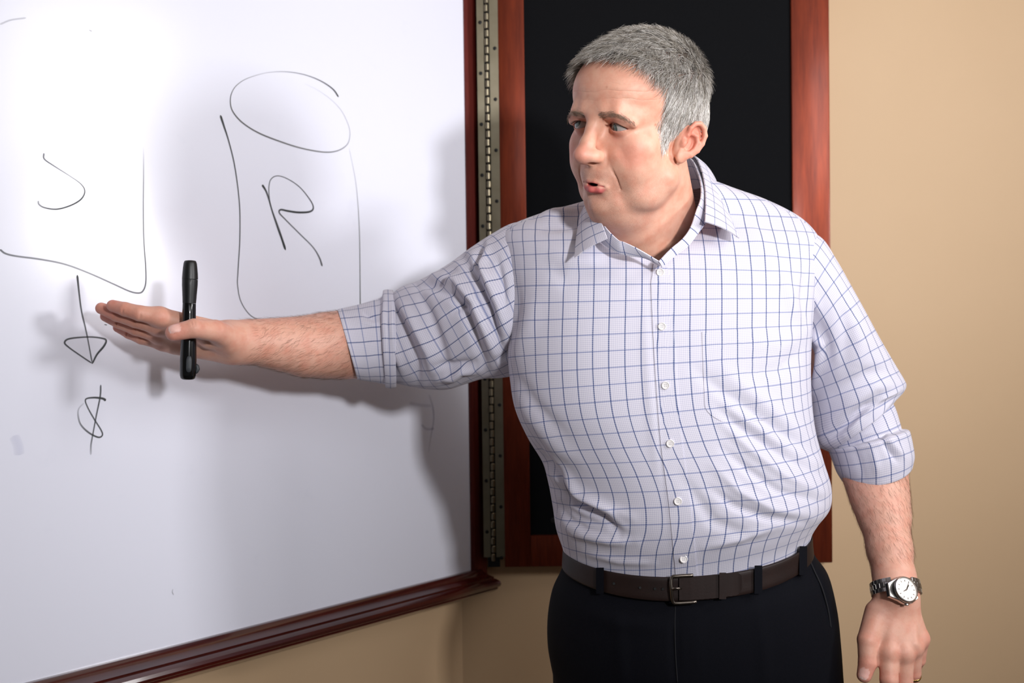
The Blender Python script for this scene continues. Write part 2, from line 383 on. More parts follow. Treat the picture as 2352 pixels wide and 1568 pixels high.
while z < zd1 - 0.02:
    nm = 'knuckle'
    dx = 0.0 if i % 2 else -0.0012
    if knu is None:
        V = MB().tube([(0, 0, 0.0012), (0, 0, 0.0024), (0, 0, pitch / 2 - 0.0024), (0, 0, pitch / 2 - 0.0012)], [r * 0.6, r * 0.82, r * 0.82, r * 0.6], 12)
        o = V.build(nm, M_HINGE); autosmooth(o); knu = o.data
    else:
        o = bpy.data.objects.new(nm, knu); COL.objects.link(o)
    o.location = (xk + dx, HY - 0.001, z); bpy.context.view_layer.update() if i == 0 else None
    o.parent = hg; o.matrix_parent_inverse = hg.matrix_world.inverted()
    z += pitch / 2; i += 1
scr = None
for (xs, v0) in (((x1a + x1b) / 2, 51), ((x2a + x2b) / 2, 111)):
    for kk in range(-2, 11):
        zz = at_y(1120, v0 + 117 * kk, HY)[2]
        if not zd0 + 0.01 < zz < zd1 - 0.01: continue
        if scr is None:
            o = MB().tube([(0, 0, 0), (0, -0.0012, 0), (0, -0.0018, 0)], [0.0036, 0.0036, 0.0022], 12).build('screw', M_GAP); scr = o.data
        else:
            o = bpy.data.objects.new('screw', scr); COL.objects.link(o)
        o.location = (xs, HY + 0.001, zz); o.parent = hg; o.matrix_parent_inverse = hg.matrix_world.inverted()

# ------------------------------------------------------------------ implicit surfaces for the body
def rc(p, a, b, ra, rb):
    a = np.asarray(a, np.float32); b = np.asarray(b, np.float32); ba = b - a; pa = p - a
    h = np.clip(pa @ ba / (ba @ ba), 0, 1)
    return np.linalg.norm(pa - h[:, None] * ba, axis=1) - (ra + (rb - ra) * h)
def chain(p, pts, rad, k=0.0):
    d = None
    for i in range(len(pts) - 1):
        e = rc(p, pts[i], pts[i + 1], rad[i], rad[i + 1])
        d = e if d is None else (np.minimum(d, e) if k == 0 else smin(d, e, k))
    return d
def ell(p, c, r, R=None):
    q = p - np.asarray(c, np.float32)
    if R is not None: q = q @ np.asarray(R, np.float32)
    r = np.asarray(r, np.float32)
    k0 = np.linalg.norm(q / r, axis=1); k1 = np.linalg.norm(q / (r * r), axis=1) + 1e-9
    return k0 * (k0 - 1) / k1
def smin(a, b, k):
    h = np.maximum(k - np.abs(a - b), 0) / k
    return np.minimum(a, b) - h * h * k * 0.25
def smax(a, b, k): return -smin(-a, -b, k)

def mesh_sdf(f, lo, hi, h, B=8, newton=1):
    """naive surface nets over a sparse set of blocks"""
    lo = np.asarray(lo, float); nb = np.ceil((np.asarray(hi, float) - lo) / (h * B)).astype(int); n = nb * B
    ci = np.stack(np.meshgrid(*[np.arange(k) for k in nb], indexing='ij'), -1).reshape(-1, 3)
    cd = f((lo + (ci + 0.5) * B * h).astype(np.float32))
    near = np.abs(cd) < B * h * 0.87 * 1.7
    D = np.repeat(np.repeat(np.repeat(np.where(cd < 0, -1.0, 1.0).astype(np.float32).reshape(nb), B, 0), B, 1), B, 2)
    off = np.stack(np.meshgrid(*[np.arange(B)] * 3, indexing='ij'), -1).reshape(-1, 3)
    idx = (ci[near][:, None] * B + off[None]).reshape(-1, 3)
    for s in range(0, len(idx), 400000):
        j = idx[s:s + 400000]; D[j[:, 0], j[:, 1], j[:, 2]] = f((lo + j * h).astype(np.float32))
    I = D < 0
    c8 = [(a, b, c) for a in (0, 1) for b in (0, 1) for c in (0, 1)]
    sl = lambda A, o: A[o[0]:n[0] - 1 + o[0], o[1]:n[1] - 1 + o[1], o[2]:n[2] - 1 + o[2]]
    cnt = sum(sl(I, o).astype(np.uint8) for o in c8)
    act = (cnt > 0) & (cnt < 8); ai = np.argwhere(act)
    ids = np.full(act.shape, -1, np.int32); ids[act] = np.arange(len(ai))
    acc = np.zeros((len(ai), 3)); num = np.zeros(len(ai))
    dv = {o: D[ai[:, 0] + o[0], ai[:, 1] + o[1], ai[:, 2] + o[2]] for o in c8}
    for a in c8:
        for ax in range(3):
            if a[ax]: continue
            b = list(a); b[ax] = 1; b = tuple(b); da, db = dv[a], dv[b]
            cr = (da < 0) != (db < 0); t = np.where(cr, da / np.where(cr, da - db, 1), 0)
            pt = np.tile(np.array(a, float), (len(ai), 1)); pt[:, ax] += t
            acc += pt * cr[:, None]; num += cr
    V = lo + (ai + acc / num[:, None]) * h
    Q = []
    for ax in range(3):
        s0 = [slice(1, k - 1) for k in n]; s0[ax] = slice(0, n[ax] - 1)
        s1 = list(s0); s1[ax] = slice(1, n[ax])
        a, b = I[tuple(s0)], I[tuple(s1)]
        e = np.argwhere(a != b); base = np.array([s.start for s in s0]); flip = a[tuple(e.T)]
        e = e + base; o1, o2 = [k for k in range(3) if k != ax]
        def gid(d1, d2):
            q = e.copy(); q[:, o1] -= d1; q[:, o2] -= d2; return ids[q[:, 0], q[:, 1], q[:, 2]]
        quad = np.stack([gid(1, 1), gid(0, 1), gid(0, 0), gid(1, 0)], 1)
        if ax == 1: flip = ~flip
        quad[~flip] = quad[~flip][:, ::-1]; Q.append(quad)
    Q = np.concatenate(Q); Q = Q[(Q >= 0).all(1)]
    for _ in range(newton):
        d, g = grad(f, V, h * 0.5); V = V - g * np.clip(d, -h, h)[:, None] * 0.8
    return V, Q
def grad(f, V, e):
    V = V.astype(np.float32); d = f(V); g = np.zeros((len(V), 3))
    for i in range(3):
        o = np.zeros(3, np.float32); o[i] = e; g[:, i] = (f(V + o) - f(V - o)) / (2 * e)
    return d, g / (np.linalg.norm(g, axis=1)[:, None] + 1e-9)

# ------------------------------------------------------------------ the head, in millimetres: x his left, y forward, z up
def head_pose(y, p, r):
    cy, sy = math.cos(y), math.sin(y)
    f = np.array([-sy, -cy, 0]); l = np.array([cy, -sy, 0]); u = np.array([0, 0, 1.0])
    f2 = f * math.cos(p) - u * math.sin(p); uu = u * math.cos(p) + f * math.sin(p)
    l2 = l * math.cos(r) + uu * math.sin(r); u3 = uu * math.cos(r) - l * math.sin(r)
    return np.stack([l2, f2, u3], 1)
HR = head_pose(*np.radians([44.2, 7.5, -10.5])); HO = np.array([0.166, 1.317, 1.6567]); HS = 0.000979
def to_head(p): return ((p - HO.astype(np.float32)) @ HR.astype(np.float32)) / np.float32(HS)
def from_head(q): return (np.asarray(q, float) * HS) @ HR.T + HO

EYE = [np.array([30.5 * s, 73.5, 16.0]) for s in (1, -1)]
def lid_open(q, c, s):
    """negative inside the almond between the lids"""
    x = (q[:, 0] - c[0]) * s; z = q[:, 2] - c[2]
    x = x + 0.8
    zu = 4.4 * np.clip(1 - (x / np.where(x < 0, 13.4, 15)) ** 2, -3, 1) + 0.6 - 0.15 * x
    zl = -5.0 * np.clip(1 - (x / np.where(x < 0, 13.4, 15)) ** 2, -3, 1) + 0.2 - 0.13 * x
    return np.maximum(z - zu, zl - z)

def ear(q, s):
    """ear on side s, built in its own plane: a backwards, t up, n outwards"""
    o = np.array([s * 72.5, -3.0, 1.0]); ph = math.radians(20)
    A = np.array([s * math.sin(ph), -math.cos(ph), 0]); Nn = np.array([s * math.cos(ph), math.sin(ph), 0])
    tl = math.radians(24); U = np.array([0, 0, 1.0]) * math.cos(tl) + A * math.sin(tl); A2 = A * math.cos(tl) - np.array([0, 0, 1.0]) * math.sin(tl)
    M = np.stack([A2, U, Nn], 1).astype(np.float32)
    p = ((q - o.astype(np.float32)) @ M) * np.float32(1.12)
    d = ell(p, (14, 3, 0.5), (15, 27, 3.2))
    d = smin(d, ell(p, (5, 0, -6), (12, 24, 8)), 6)
    d = smax(d, -ell(p, (12, -1, 6), (10.5, 13.5, 10)), 2.5)
    d = smax(d, -ell(p, (17, 22, 5.5), (8, 5.5, 4.2)), 3)
    d = smin(d, ell(p, (14, 3, -3.5), (14.5, 28, 3.0)), 1.5)
    hx = [(7, 1, 0.5), (3, 9, 3), (2, 19, 4), (6, 28, 4.5), (14, 32, 4.5), (23, 29, 5), (29.5, 20, 5.5), (30.5, 8, 5.5), (28, -4, 5), (21, -15, 4), (14, -20, 3)]
    d = smin(d, chain(p, hx, [2.2, 2.8, 3.4, 3.6, 3.6, 3.8, 3.8, 3.6, 3.4, 3.4, 3.6], 1.5), 2.5)
    #
    ah = [(11, 14, 2.0), (18, 14, 4.0), (23, 6, 4.6), (22, -5, 4.6), (16, -13.5, 4.2), (10, -15, 3.8)]
    d = smin(d, chain(p, ah, [1.8, 2.4, 2.8, 2.8, 2.6, 2.2], 1.5), 4)
    d = smin(d, ell(p, (8, -22.5, 1.5), (8.5, 9.5, 4.6)), 5)
    d = smin(d, ell(p, (2.5, -4, 2.5), (4.2, 6, 4.2)), 3)
    return d / np.float32(1.12)

_ml = lambda L: [(x + 1.8, y - 2.2, z + 0.8 - 0.12 * x) for x, y, z in L]
LIP_U = _ml([(-21, 82, -57.7), (-12, 90, -56.2), (-4.5, 94, -54.6), (0, 94.2, -55.2), (4.5, 94, -54.8), (11, 90.5, -56.6), (18, 85.5, -58.4)])
LIP_L = _ml([(-19.5, 81.5, -59.5), (-11, 89, -63.8), (0, 92.5, -65.6), (9.5, 89.5, -63.8), (17.5, 85, -59.8)])
def face(q):
    """skull, flesh and features"""
    q = q.copy(); q[:, 0] *= np.where(q[:, 0] < 0, 1 + 0.26 * smooth01(-q[:, 2], 30, 92), 1)   # the far jaw is slimmer
    ax = np.abs(q[:, 0]); qs = q.copy(); qs[:, 0] = ax               # mirrored half for the paired forms
    d = ell(q, (0, -10, 50), (76, 99, 83))
    d = smin(d, ell(q, (0, -53, 24), (62, 62, 56)), 18)
    d = smin(d, ell(q, (0, 36, 60), (62, 59, 47)), 22)               # forehead
    d = smin(d, ell(q, (0, 36, -12), (62, 51, 62)), 20)              # midface
    d = smin(d, ell(qs, (41, 52, -8), (22, 22, 17)), 16)             # cheekbone
    d = smin(d, ell(qs, (38, 43, -38), (26, 32, 32)), 18)            # cheek
    d = smin(d, rc(qs, (50, 8, -50), (19, 58, -80), 23, 20), 16)     # jaw
    d = smin(d, ell(qs, (42, 32, -72), (23, 30, 20)), 14)            # jowl
    d = smin(d, ell(q, (2, 68, -87), (18, 17, 14)), 12)              # chin
    d = smin(d, ell(q, (0, 30, -99), (43, 42, 25)), 14)              # under the chin
    d = smin(d, ell(q, (0, 69, -49), (28, 25, 30)), 14)              # muzzle
    d = smin(d, chain(qs, [(0, 86, 34), (14, 86, 35), (30, 81, 36), (46, 62, 29)], [11, 11.5, 11, 9], 3), 10)   # brow ridge
    d = smax(d, -ell(qs, (30, 97, 14.5), (18, 17, 11)), 12)          # eye socket
    d = smax(d, -ell(qs, (17.5, 97, 13), (7, 14, 12)), 10)             # inner corner hollow
    # nose
    d = smin(d, chain(q, [(0, 88, 28), (0, 94, 12), (0, 102, -6), (0, 108, -19)], [7.5, 8, 9.5, 11], 4), 11)
    d = smin(d, ell(q, (0, 110, -20.5), (11.5, 11.5, 9.5)), 7)
    d = smin(d, ell(qs, (11.5, 97.5, -21.5), (7.8, 13, 8.2)), 7)
    d = smin(d, rc(q, (0, 107, -24), (0, 91, -31), 4.2, 5), 6)
    d = smax(d, -ell(qs, (8.5, 101, -31), (4.4, 7.5, 5.2)), 2.0)     # nostrils
    d = smax(d, -ell(qs, (22, 92, -23), (1.6, 6, 7)), 5)           # alar groove
    # lids round the eyeball
    for c, s in zip(EYE, (1, -1)):
        sp = np.linalg.norm(q - c.astype(np.float32), axis=1) - 13.6
        d = smin(d, sp, 4.5)
        # lid crease and the bag below
        cr = [c + np.array([s * a, 0, 0]) + np.array([0, b, e]) for a, b, e in ((-10.5, 12, 6.5), (-6, 14, 8.6), (2, 14.5, 9.0), (10, 11, 7.2), (16, 6, 3.5))]
        d = smax(d, -chain(q, cr, [1.0, 1.3, 1.3, 1.3, 1.0]), 2.5)
        fo = [c + np.array([s * a, b, e]) for a, b, e in ((-8, 15, 14), (4, 14, 13), (14, 9, 9), (21, 2, 3))]
        d = smin(d, chain(q, fo, [1.0, 1.6, 2.4, 1.5], 2), 14)       # heavy fold under the brow
        bg = [c + np.array([s * a, b, e]) for a, b, e in ((-12, 10, -8), (-3, 12.5, -12), (8, 10, -11.5), (15, 5, -7))]
        d = smax(d, -chain(q, bg, [0.8, 1.0, 1.0, 0.8]), 3)
        op = np.maximum(lid_open(q, c, s), (c[1] + 3) - q[:, 1])
        op = np.maximum(op, 11.2 - np.linalg.norm(q - c.astype(np.float32), axis=1))
        d = smax(d, -op, 0.9)
    # mouth
    d = smin(d, chain(q, LIP_U, [1.2, 1.9, 2.3, 2.1, 2.3, 1.9, 1.2], 2), 5)
    d = smin(d, chain(q, LIP_L, [2.0, 4.8, 6.0, 4.4, 1.2], 2), 4)
    d = smax(d, -ell(q, (1, 90, -73), (15, 6.5, 4.0)), 7)           # hollow under the lower lip
    d = smax(d, -chain(q, _ml([(-23, 83, -58), (-12, 95, -58), (0, 99, -57.5), (11, 95, -58), (19, 85.5, -58.4)]), [0.2, 0.9, 0.9, 0.9, 0.2]), 1.5)
    d = smax(d, -ell(q, (3, 89, -57.4), (8.5, 14, 2.3)), 1.0)         # parted lips
    d = smax(d, -rc(q, (0, 100, -41), (0, 100, -52), 1.6, 2.0), 4)   # philtrum
    # nasolabial folds, corner lines
    d = smax(d, -chain(qs, [(20, 94, -20), (26, 85, -34), (31, 77, -48), (33, 71, -62)], [0.9, 1.2, 1.1, 0.5]), 3.0)
    d = smin(d, chain(qs, [(27, 76, -20), (33, 69, -34), (38, 60, -52), (41, 50, -68)], [8, 9, 9, 7], 4), 8)
    d = smin(d, ell(q, (2, 71, -84), (15, 12, 11)), 7)
    # ears
    for s in (1, -1): d = smin(d, ear(q, s), 3.5)
    return d

# neck and chest, in world space
NK0 = from_head((0, -12, -40)); NK1 = P(1500, 560, 1.415)
CH = P(1508, 760, 1.415)
def neck(p):
    d = rc(p, NK0, NK1, 0.062, 0.068)
    d = smin(d, rc(p, from_head((0, 22, -84)), P(1490, 580, 1.385), 0.040, 0.05), 0.03)
    q = p - CH.astype(np.float32)
    d = smin(d, ell(p, CH, (0.16, 0.088, 0.125)), 0.03)
    return d
def head_sdf(p):
    return smin(face(to_head(p)) * np.float32(HS), neck(p), 0.012)

# skin colours (pigment; under the brows also painted hair shadow)
def mixc(c, t, w): return c + (np.array(t) - c) * w[:, None]
SKIN = np.array(lin(220, 168, 144)[:3])
def head_colour(V):
    q = to_head(V.astype(np.float32)); c = np.tile(SKIN, (len(V), 1)); ax = np.abs(q[:, 0]); qs = q.copy(); qs[:, 0] = ax
    g = lambda ctr, r: np.clip(1 - (np.linalg.norm((qs - np.array(ctr)) / np.array(r), axis=1)) ** 2, 0, 1)
    c = mixc(c, lin(210, 120, 100)[:3], 0.75 * g((42, 60, -18), (26, 30, 26)))
    c = mixc(c, lin(212, 128, 112)[:3], 0.7 * g((0, 112, -18), (18, 20, 16)))
    c = mixc(c, lin(206, 120, 100)[:3], 0.75 * g((80, -14, 4), (16, 26, 36)))
    c = mixc(c, lin(196, 128, 112)[:3], 0.6 * g((32, 84, 4), (20, 14, 9)))
    c = mixc(c, lin(204, 140, 122)[:3], 0.6 * g((32, 86, 24), (18, 12, 6)))
    # beard shadow
    jaw = smooth01(-q[:, 2], 20, 66) * smooth01(q[:, 1], -6, 30) * (1 - smooth01(-q[:, 2], 108, 125))
    c = mixc(c, lin(176, 136, 118)[:3], 0.30 * jaw)
    must = g((14, 96, -46), (22, 16, 9)); c = mixc(c, lin(160, 124, 110)[:3], 0.35 * must)
    # lips
    lp = np.minimum(chain(q, LIP_U, [1.4, 2.5, 2.9, 2.6, 2.9, 2.5, 1.4]), chain(q, LIP_L, [2.2, 5.3, 6.5, 5.0, 2.0]))
    lp = np.maximum(lp, 81 - q[:, 1] - 0.35 * ax)
    c = mixc(c, lin(196, 88, 90)[:3], 0.95 * (1 - smooth01(lp, -0.4, 1.6)))
    mo = ell(q, (3, 79, -57.2), (15, 11.0, 4.0)); c = mixc(c, lin(50, 16, 16)[:3], 1 - smooth01(mo, -1.5, 1.0))
    # lid rims
    for e, s in zip(EYE, (1, -1)):
        rim = np.abs(lid_open(q, e, s)); near = np.linalg.norm(q - e, axis=1)
        w = (1 - smooth01(rim, 0.3, 1.8)) * (near < 17) * (q[:, 1] > e[1])
        c = mixc(c, lin(186, 112, 100)[:3], 0.6 * w)
    bz = 28.0 + 3.6 * np.sin(np.clip((ax - 11) / 42 * 1.15, 0, 1) * math.pi * 0.62) - 19 * np.clip((ax - 11) / 42 - .5, 0, 1) ** 1.2
    bw = (1 - smooth01(np.abs(q[:, 2] - bz), 1.5, 5.0)) * smooth01(ax, 9, 14) * (1 - smooth01(ax, 44, 54)) * (q[:, 1] > 40)
    c = mixc(c, lin(150, 112, 92)[:3], 0.5 * bw)  # skin under the brow hairs: pigment plus their shadow, painted in
    sc = scalp(q) * (ear(q, 1) > 2.0); c = mixc(c, lin(140, 126, 118)[:3], 0.85 * sc)
    nz = np.sin(q[:, 0] * .31 + 2 * np.sin(q[:, 2] * .17)) * np.sin(q[:, 1] * .23 + q[:, 2] * .27)
    c = mixc(c, lin(204, 134, 108)[:3], 0.16 * (nz > 0.2) * np.clip(nz, 0, 1))
    for f in ((52, 62, 50, 1.6), (58, 54, 40, 1.5), (56, 57, 44, 1.3), (20, 93, 64, 1.3), (36, 83, 60, 1.2), (62, 44, 20, 1.3), (58, 52, -22, 1.3), (64, 32, -14, 1.8)):
        c = mixc(c, lin(168, 98, 70)[:3], 0.6 * (1 - smooth01(np.linalg.norm(q - np.array(f[:3]), axis=1), f[3] * .6, f[3] * 2.0)))
    bm_ = np.clip(jaw + must, 0, 1) * (1 - smooth01(-lp, -3, 0))
    return np.concatenate([c, 1 - bm_[:, None]], 1)
def scalp(q):
    """1 where hair grows"""
    x, y, z = np.abs(q[:, 0]), q[:, 1], q[:, 2]
    yb = np.interp(z, [-16, -10, 0, 12, 30, 48, 62, 74, 84, 94, 103, 112], [20, 26, 30, 32, 32, 33, 35, 42, 54, 68, 86, 200])
    yb = yb + 4 * np.sin(x * 0.13)
    a = smooth01(yb - y, -5, 9)
    low = np.where(y > 9, -13.0, np.where(y > -24, 10.0, -14.0))       # sideburn, over the ear, nape
    b = smooth01(z - low, -2, 3)
    return a * b

# ------------------------------------------------------------------ the person
person = empty('person', (0.24, 1.44, 0.0))
tag(person, 'person in a blue checked shirt and dark trousers gesturing at the whiteboard', 'person')
def pp(o, par=None):
    set_parent(o, par or person); return o

k = NT('skin'); at = k.attr('Col'); lp = k.attr('lp').outputs['Vector']; co = k.n('ShaderNodeTexCoord').outputs['Object']
n1 = k.noise(co, 260, 3, 0.6); n2 = k.noise(co, 900, 2, 0.6); n3 = k.noise(co, 60, 3)
base = k.mix(k.m('MULTIPLY', k.m('SUBTRACT', n3, 0.42, clamp=True), 1.5, clamp=True), at.outputs['Color'], k.mix(1.0, at.outputs['Color'], lin(240, 196, 184), 'MULTIPLY'))
base = k.mix(k.m('MULTIPLY', n1, 0.14), base, lin(150, 84, 62))
beard = k.m('SUBTRACT', 1.0, at.outputs['Alpha'])
stub = k.noise(lp, 1.15, 1, 0.5)
base = k.mix(k.m('MULTIPLY', beard, k.m('MULTIPLY', k.m('SUBTRACT', stub, 0.50, clamp=True), 1.5, clamp=True)), base, lin(140, 114, 100))
base = k.mix(k.m('MULTIPLY', beard, k.m('MULTIPLY', k.m('SUBTRACT', 0.44, stub, clamp=True), 1.5, clamp=True)), base, lin(226, 190, 170))
k.set(Base_Color=base, Roughness=0.5, Subsurface_Weight=0.12, Subsurface_Scale=0.004)
k.b.inputs['Subsurface Radius'].default_value = (1.0, 0.35, 0.2); k.b.inputs['Specular IOR Level'].default_value = 0.42
# forehead lines in head space: wavy furrows between brow and hairline
sep = k.n('ShaderNodeSeparateXYZ'); k.put(sep.inputs[0], lp)
wob = k.noise(lp, 0.03, 2); zz = k.m('ADD', sep.outputs[2], k.m('MULTIPLY', wob, 16.0))
fur = k.m('POWER', k.m('ABSOLUTE', k.m('SINE', k.m('MULTIPLY', zz, 0.33))), 0.35)
win = k.m('MULTIPLY', k.m('GREATER_THAN', sep.outputs[1], 50.0), k.m('MULTIPLY', k.m('SMOOTH_MIN', k.m('MULTIPLY', k.m('SUBTRACT', sep.outputs[2], 44.0, clamp=False), 0.12, clamp=True), k.m('MULTIPLY', k.m('SUBTRACT', 72.0, sep.outputs[2]), 0.12, clamp=True), 0.3), k.noise(lp, 0.05, 2)))
hgt = k.m('ADD', k.m('MULTIPLY', k.m('MULTIPLY', fur, win), 1.5), k.m('ADD', k.m('MULTIPLY', n1, 0.30), k.m('MULTIPLY', n2, 0.18)))
k.bump(hgt, 0.55, 0.0012); M_SKIN = k.mat

# right arm (reaching to the board), world points
RA = dict(sh=P(1225, 640, 1.46), el=P(868, 800, 1.575))
RFA = [(868, 800, 1.575, .050), (790, 791, 1.53, .0505), (745, 793, 1.507, .0475), (700, 795, 1.485, .0432), (655, 791, 1.463, .0375), (613, 787, 1.445, .0328), (575, 783, 1.427, .0288), (540, 782, 1.41, .0262)]
rw = P(545, 782, 1.412)
def finger(p, pts, rad): return chain(p, [P(*q) for q in pts], rad, 0.002)
R_F = [([(366, 727, 1.348), (320, 719, 1.337), (287, 710, 1.337), (259, 702, 1.341)], [.0128, .0104, .0094, .0080]),
       ([(362, 747, 1.366), (311, 735, 1.357), (268, 722, 1.357), (233, 708, 1.362)], [.0125, .0104, .0094, .0080]),
       ([(364, 767, 1.386), (312, 754, 1.378), (274, 740, 1.379), (243, 726, 1.384)], [.0120, .0098, .0088, .0076]),
       ([(374, 786, 1.402), (325, 776, 1.398), (297, 765, 1.400), (271, 752, 1.404)], [.0110, .0088, .0079, .0068])]
R_T = ([(530, 778, 1.390), (494, 760, 1.352), (446, 754, 1.319), (399, 764, 1.311)], [.0190, .0150, .0128, .0108])
def rhand(p):
    d = chain(p, [P(*q[:3]) for q in RFA], [q[3] for q in RFA], 0.01)
    palm = None
    for (pts, rad), off in zip(R_F, ((0, -8, -.006), (0, 0, 0), (0, 8, .004), (0, 16, .008))):
        e = rc(p, P(548 + off[0], 784 + off[1], 1.412 + off[2]), P(*pts[0]), 0.0165, rad[0])
        palm = e if palm is None else smin(palm, e, 0.014)
    palm = smin(palm, rc(p, P(525, 806, 1.415), P(405, 789, 1.404), .0165, .0125), 0.014)
    palm = smin(palm, rc(p, P(520, 776, 1.388), P(482, 778, 1.378), .0215, .0140), 0.008)
    d = smin(d, palm, 0.018)
    fg = None
    for pts, rad in R_F:
        e = finger(p, pts, rad)
        fg = e if fg is None else smin(fg, e, 0.0022)
    d = smin(d, fg, 0.006)
    th = finger(p, *R_T)
    d = smin(d, th, 0.005)
    # thumbnail plate and creases
    ta, tb = P(*R_T[0][2]), P(*R_T[0][3]); tt_ = (tb - ta) / np.linalg.norm(tb - ta); tn_ = np.array([0.0, -1, 0.55]); tn_ = tn_ - tt_ * (tn_ @ tt_); tn_ /= np.linalg.norm(tn_)
    d = smin(d, ell(p, tb + tn_ * .0092 - tt_ * .0025, (.0082, .0064, .0032), np.stack([tt_, np.cross(tt_, tn_), tn_], 1)), 0.0008)
    ip = P(*R_T[0][2]); tc = np.cross(tt_, tn_)
    for o_ in (-.002, .0015): d = smax(d, -rc(p, ip + tt_ * o_ + tn_ * .0128 - tc * .007, ip + tt_ * o_ + tn_ * .0128 + tc * .007, .0005, .0005), .0015)
    for pts, rad in R_F:
        for i, f in ((1, .0), (2, .0)):
            c = P(*pts[i]); tn = c - P(*pts[i - 1]); tn /= np.linalg.norm(tn); fr = CAMP - c; fr /= np.linalg.norm(fr); fr = fr - tn * (fr @ tn); fr += np.array([0, 0, -.5]); fr /= np.linalg.norm(fr)
            sd = np.cross(tn, fr)
            d = smax(d, -rc(p, c + fr * rad[i] * 1.02 - sd * .008, c + fr * rad[i] * 1.02 + sd * .008, .0006, .0006), .0018)
    return d
L_FA = [(1975, 985, 1.50, .047), (2010, 1092, 1.462, .0435), (2020, 1140, 1.447, .0395), (2030, 1182, 1.432, .0350), (2043, 1262, 1.402, .0292), (2054, 1325, 1.38, .0268), (2060, 1362, 1.37, .0262)]
L_F = [([(2042, 1497, 1.345), (2042, 1560, 1.335), (2040, 1605, 1.348), (2037, 1640, 1.365)], [.0132, .0118, .0104, .0088]),
       ([(2076, 1498, 1.345), (2076, 1562, 1.346), (2070, 1604, 1.370), (2064, 1628, 1.392)], [.0134, .0116, .0102, .0088]),
       ([(2098, 1484, 1.352), (2096, 1544, 1.362), (2087, 1576, 1.388), (2080, 1588, 1.41)], [.0126, .0108, .0096, .0084]),
       ([(2113, 1466, 1.362), (2109, 1514, 1.372), (2100, 1534, 1.394), (2094, 1540, 1.412)], [.0116, .0096, .0085, .0074])]
L_T = ([(2018, 1408, 1.365), (1994, 1470, 1.352), (1993, 1520, 1.346), (1985, 1550, 1.344)], [.0185, .0142, .0122, .0098])
def lhand(p):
    d = chain(p, [P(*q[:3]) for q in L_FA], [q[3] for q in L_FA], 0.01)
    palm = None
    for (pts, rad), off in zip(L_F, ((-16, 0), (-6, 0), (6, 0), (16, 0))):
        e = rc(p, P(2058 + off[0], 1372, 1.368), P(*pts[0]), 0.0165, rad[0])
        palm = e if palm is None else smin(palm, e, 0.010)
    palm = smin(palm, rc(p, P(2040, 1400, 1.375), P(2085, 1455, 1.375), .020, .018), 0.012)
    d = smin(d, palm, 0.018)
    fg = None
    for pts, rad in L_F:
        e = finger(p, pts, rad); fg = e if fg is None else smin(fg, e, 0.0022)
    d = smin(d, fg, 0.006)
    d = smin(d, finger(p, *L_T), 0.006)
    for pts, rad in L_F:                                            # knuckle bumps
        c = P(*pts[0]); d = smin(d, np.linalg.norm(p - (c + (CAMP - c) * .003).astype(np.float32), axis=1) - rad[0] * .80, 0.007)
    for a, b in (((2075, 1425), (2080, 1490)), ((2050, 1420), (2046, 1490)), ((2096, 1420), (2100, 1478))):   # tendons
        d = smin(d, rc(p, P(*a, 1.3545), P(*b, 1.338), .002, .0035), 0.008)
    vn = [P(2052, 1440, 1.3515), P(2068, 1436, 1.351), P(2082, 1432, 1.352), P(2080, 1448, 1.351)]
    d = smin(d, chain(p, vn, [.0012] * 4), 0.004)
    return d
LEG = [((0.165, 1.46), (0.13, 1.44)), ((0.335, 1.46), (0.36, 1.44))]
def core(p):
    d = rc(p, P(1508, 700, 1.43), P(1575, 1330, 1.45), 0.105, 0.12)
    d = smin(d, rc(p, P(1260, 640, 1.45), P(1790, 600, 1.44), 0.055, 0.055), 0.04)
    d = smin(d, rc(p, RA['sh'], RA['el'], .055, .045), 0.03)
    d = smin(d, rc(p, P(1815, 620, 1.445), P(1975, 985, 1.505), .046, .040), 0.02)
    for a, b in LEG:
        d = smin(d, rc(p, (a[0], a[1], .88), (b[0], b[1], .10), .078, .042), 0.03)
        d = smin(d, rc(p, (b[0], b[1], .07), (b[0] - .02, b[1] - .13, .045), .036, .028), 0.02)
    d = smin(d, rc(p, NK1, P(1508, 700, 1.43), .06, .09), 0.03)
    return d

def hand_colour(V, joints):
    c = np.tile(np.array(lin(226, 174, 152)[:3]), (len(V), 1))
    for (pts, rad) in joints:
        T = P(*pts[-1]); dd = np.linalg.norm(V - T, axis=1)
        c = mixc(c, lin(222, 142, 126)[:3], 0.6 * (1 - smooth01(dd, 0.008, 0.03)))
        for j in pts[:-1]:
            dd = np.linalg.norm(V - P(*j), axis=1); c = mixc(c, lin(214, 146, 128)[:3], 0.4 * (1 - smooth01(dd, 0.010, 0.022)))
    return np.concatenate([c, np.ones((len(c), 1))], 1)
def nail(V, c, T, pts, rad, back):
    """true nail colour on the plate at a fingertip; back = direction the nail faces"""
    a, b = P(*pts[-2]), P(*pts[-1]); t = (b - a) / np.linalg.norm(b - a); n = back - t * (back @ t); n /= np.linalg.norm(n); s = np.cross(t, n)
    q = V - b; x, y, z = q @ t, q @ s, q @ n
    w = (((np.abs((x + .0025) / .0078)) ** 3 + (np.abs(y / .0064)) ** 3) < 1) & (z > 0)
    tip = w & (x > .0036)
    c[w, :3] = lin(238, 190, 178)[:3]; c[tip, :3] = lin(242, 216, 206)[:3]
    return c

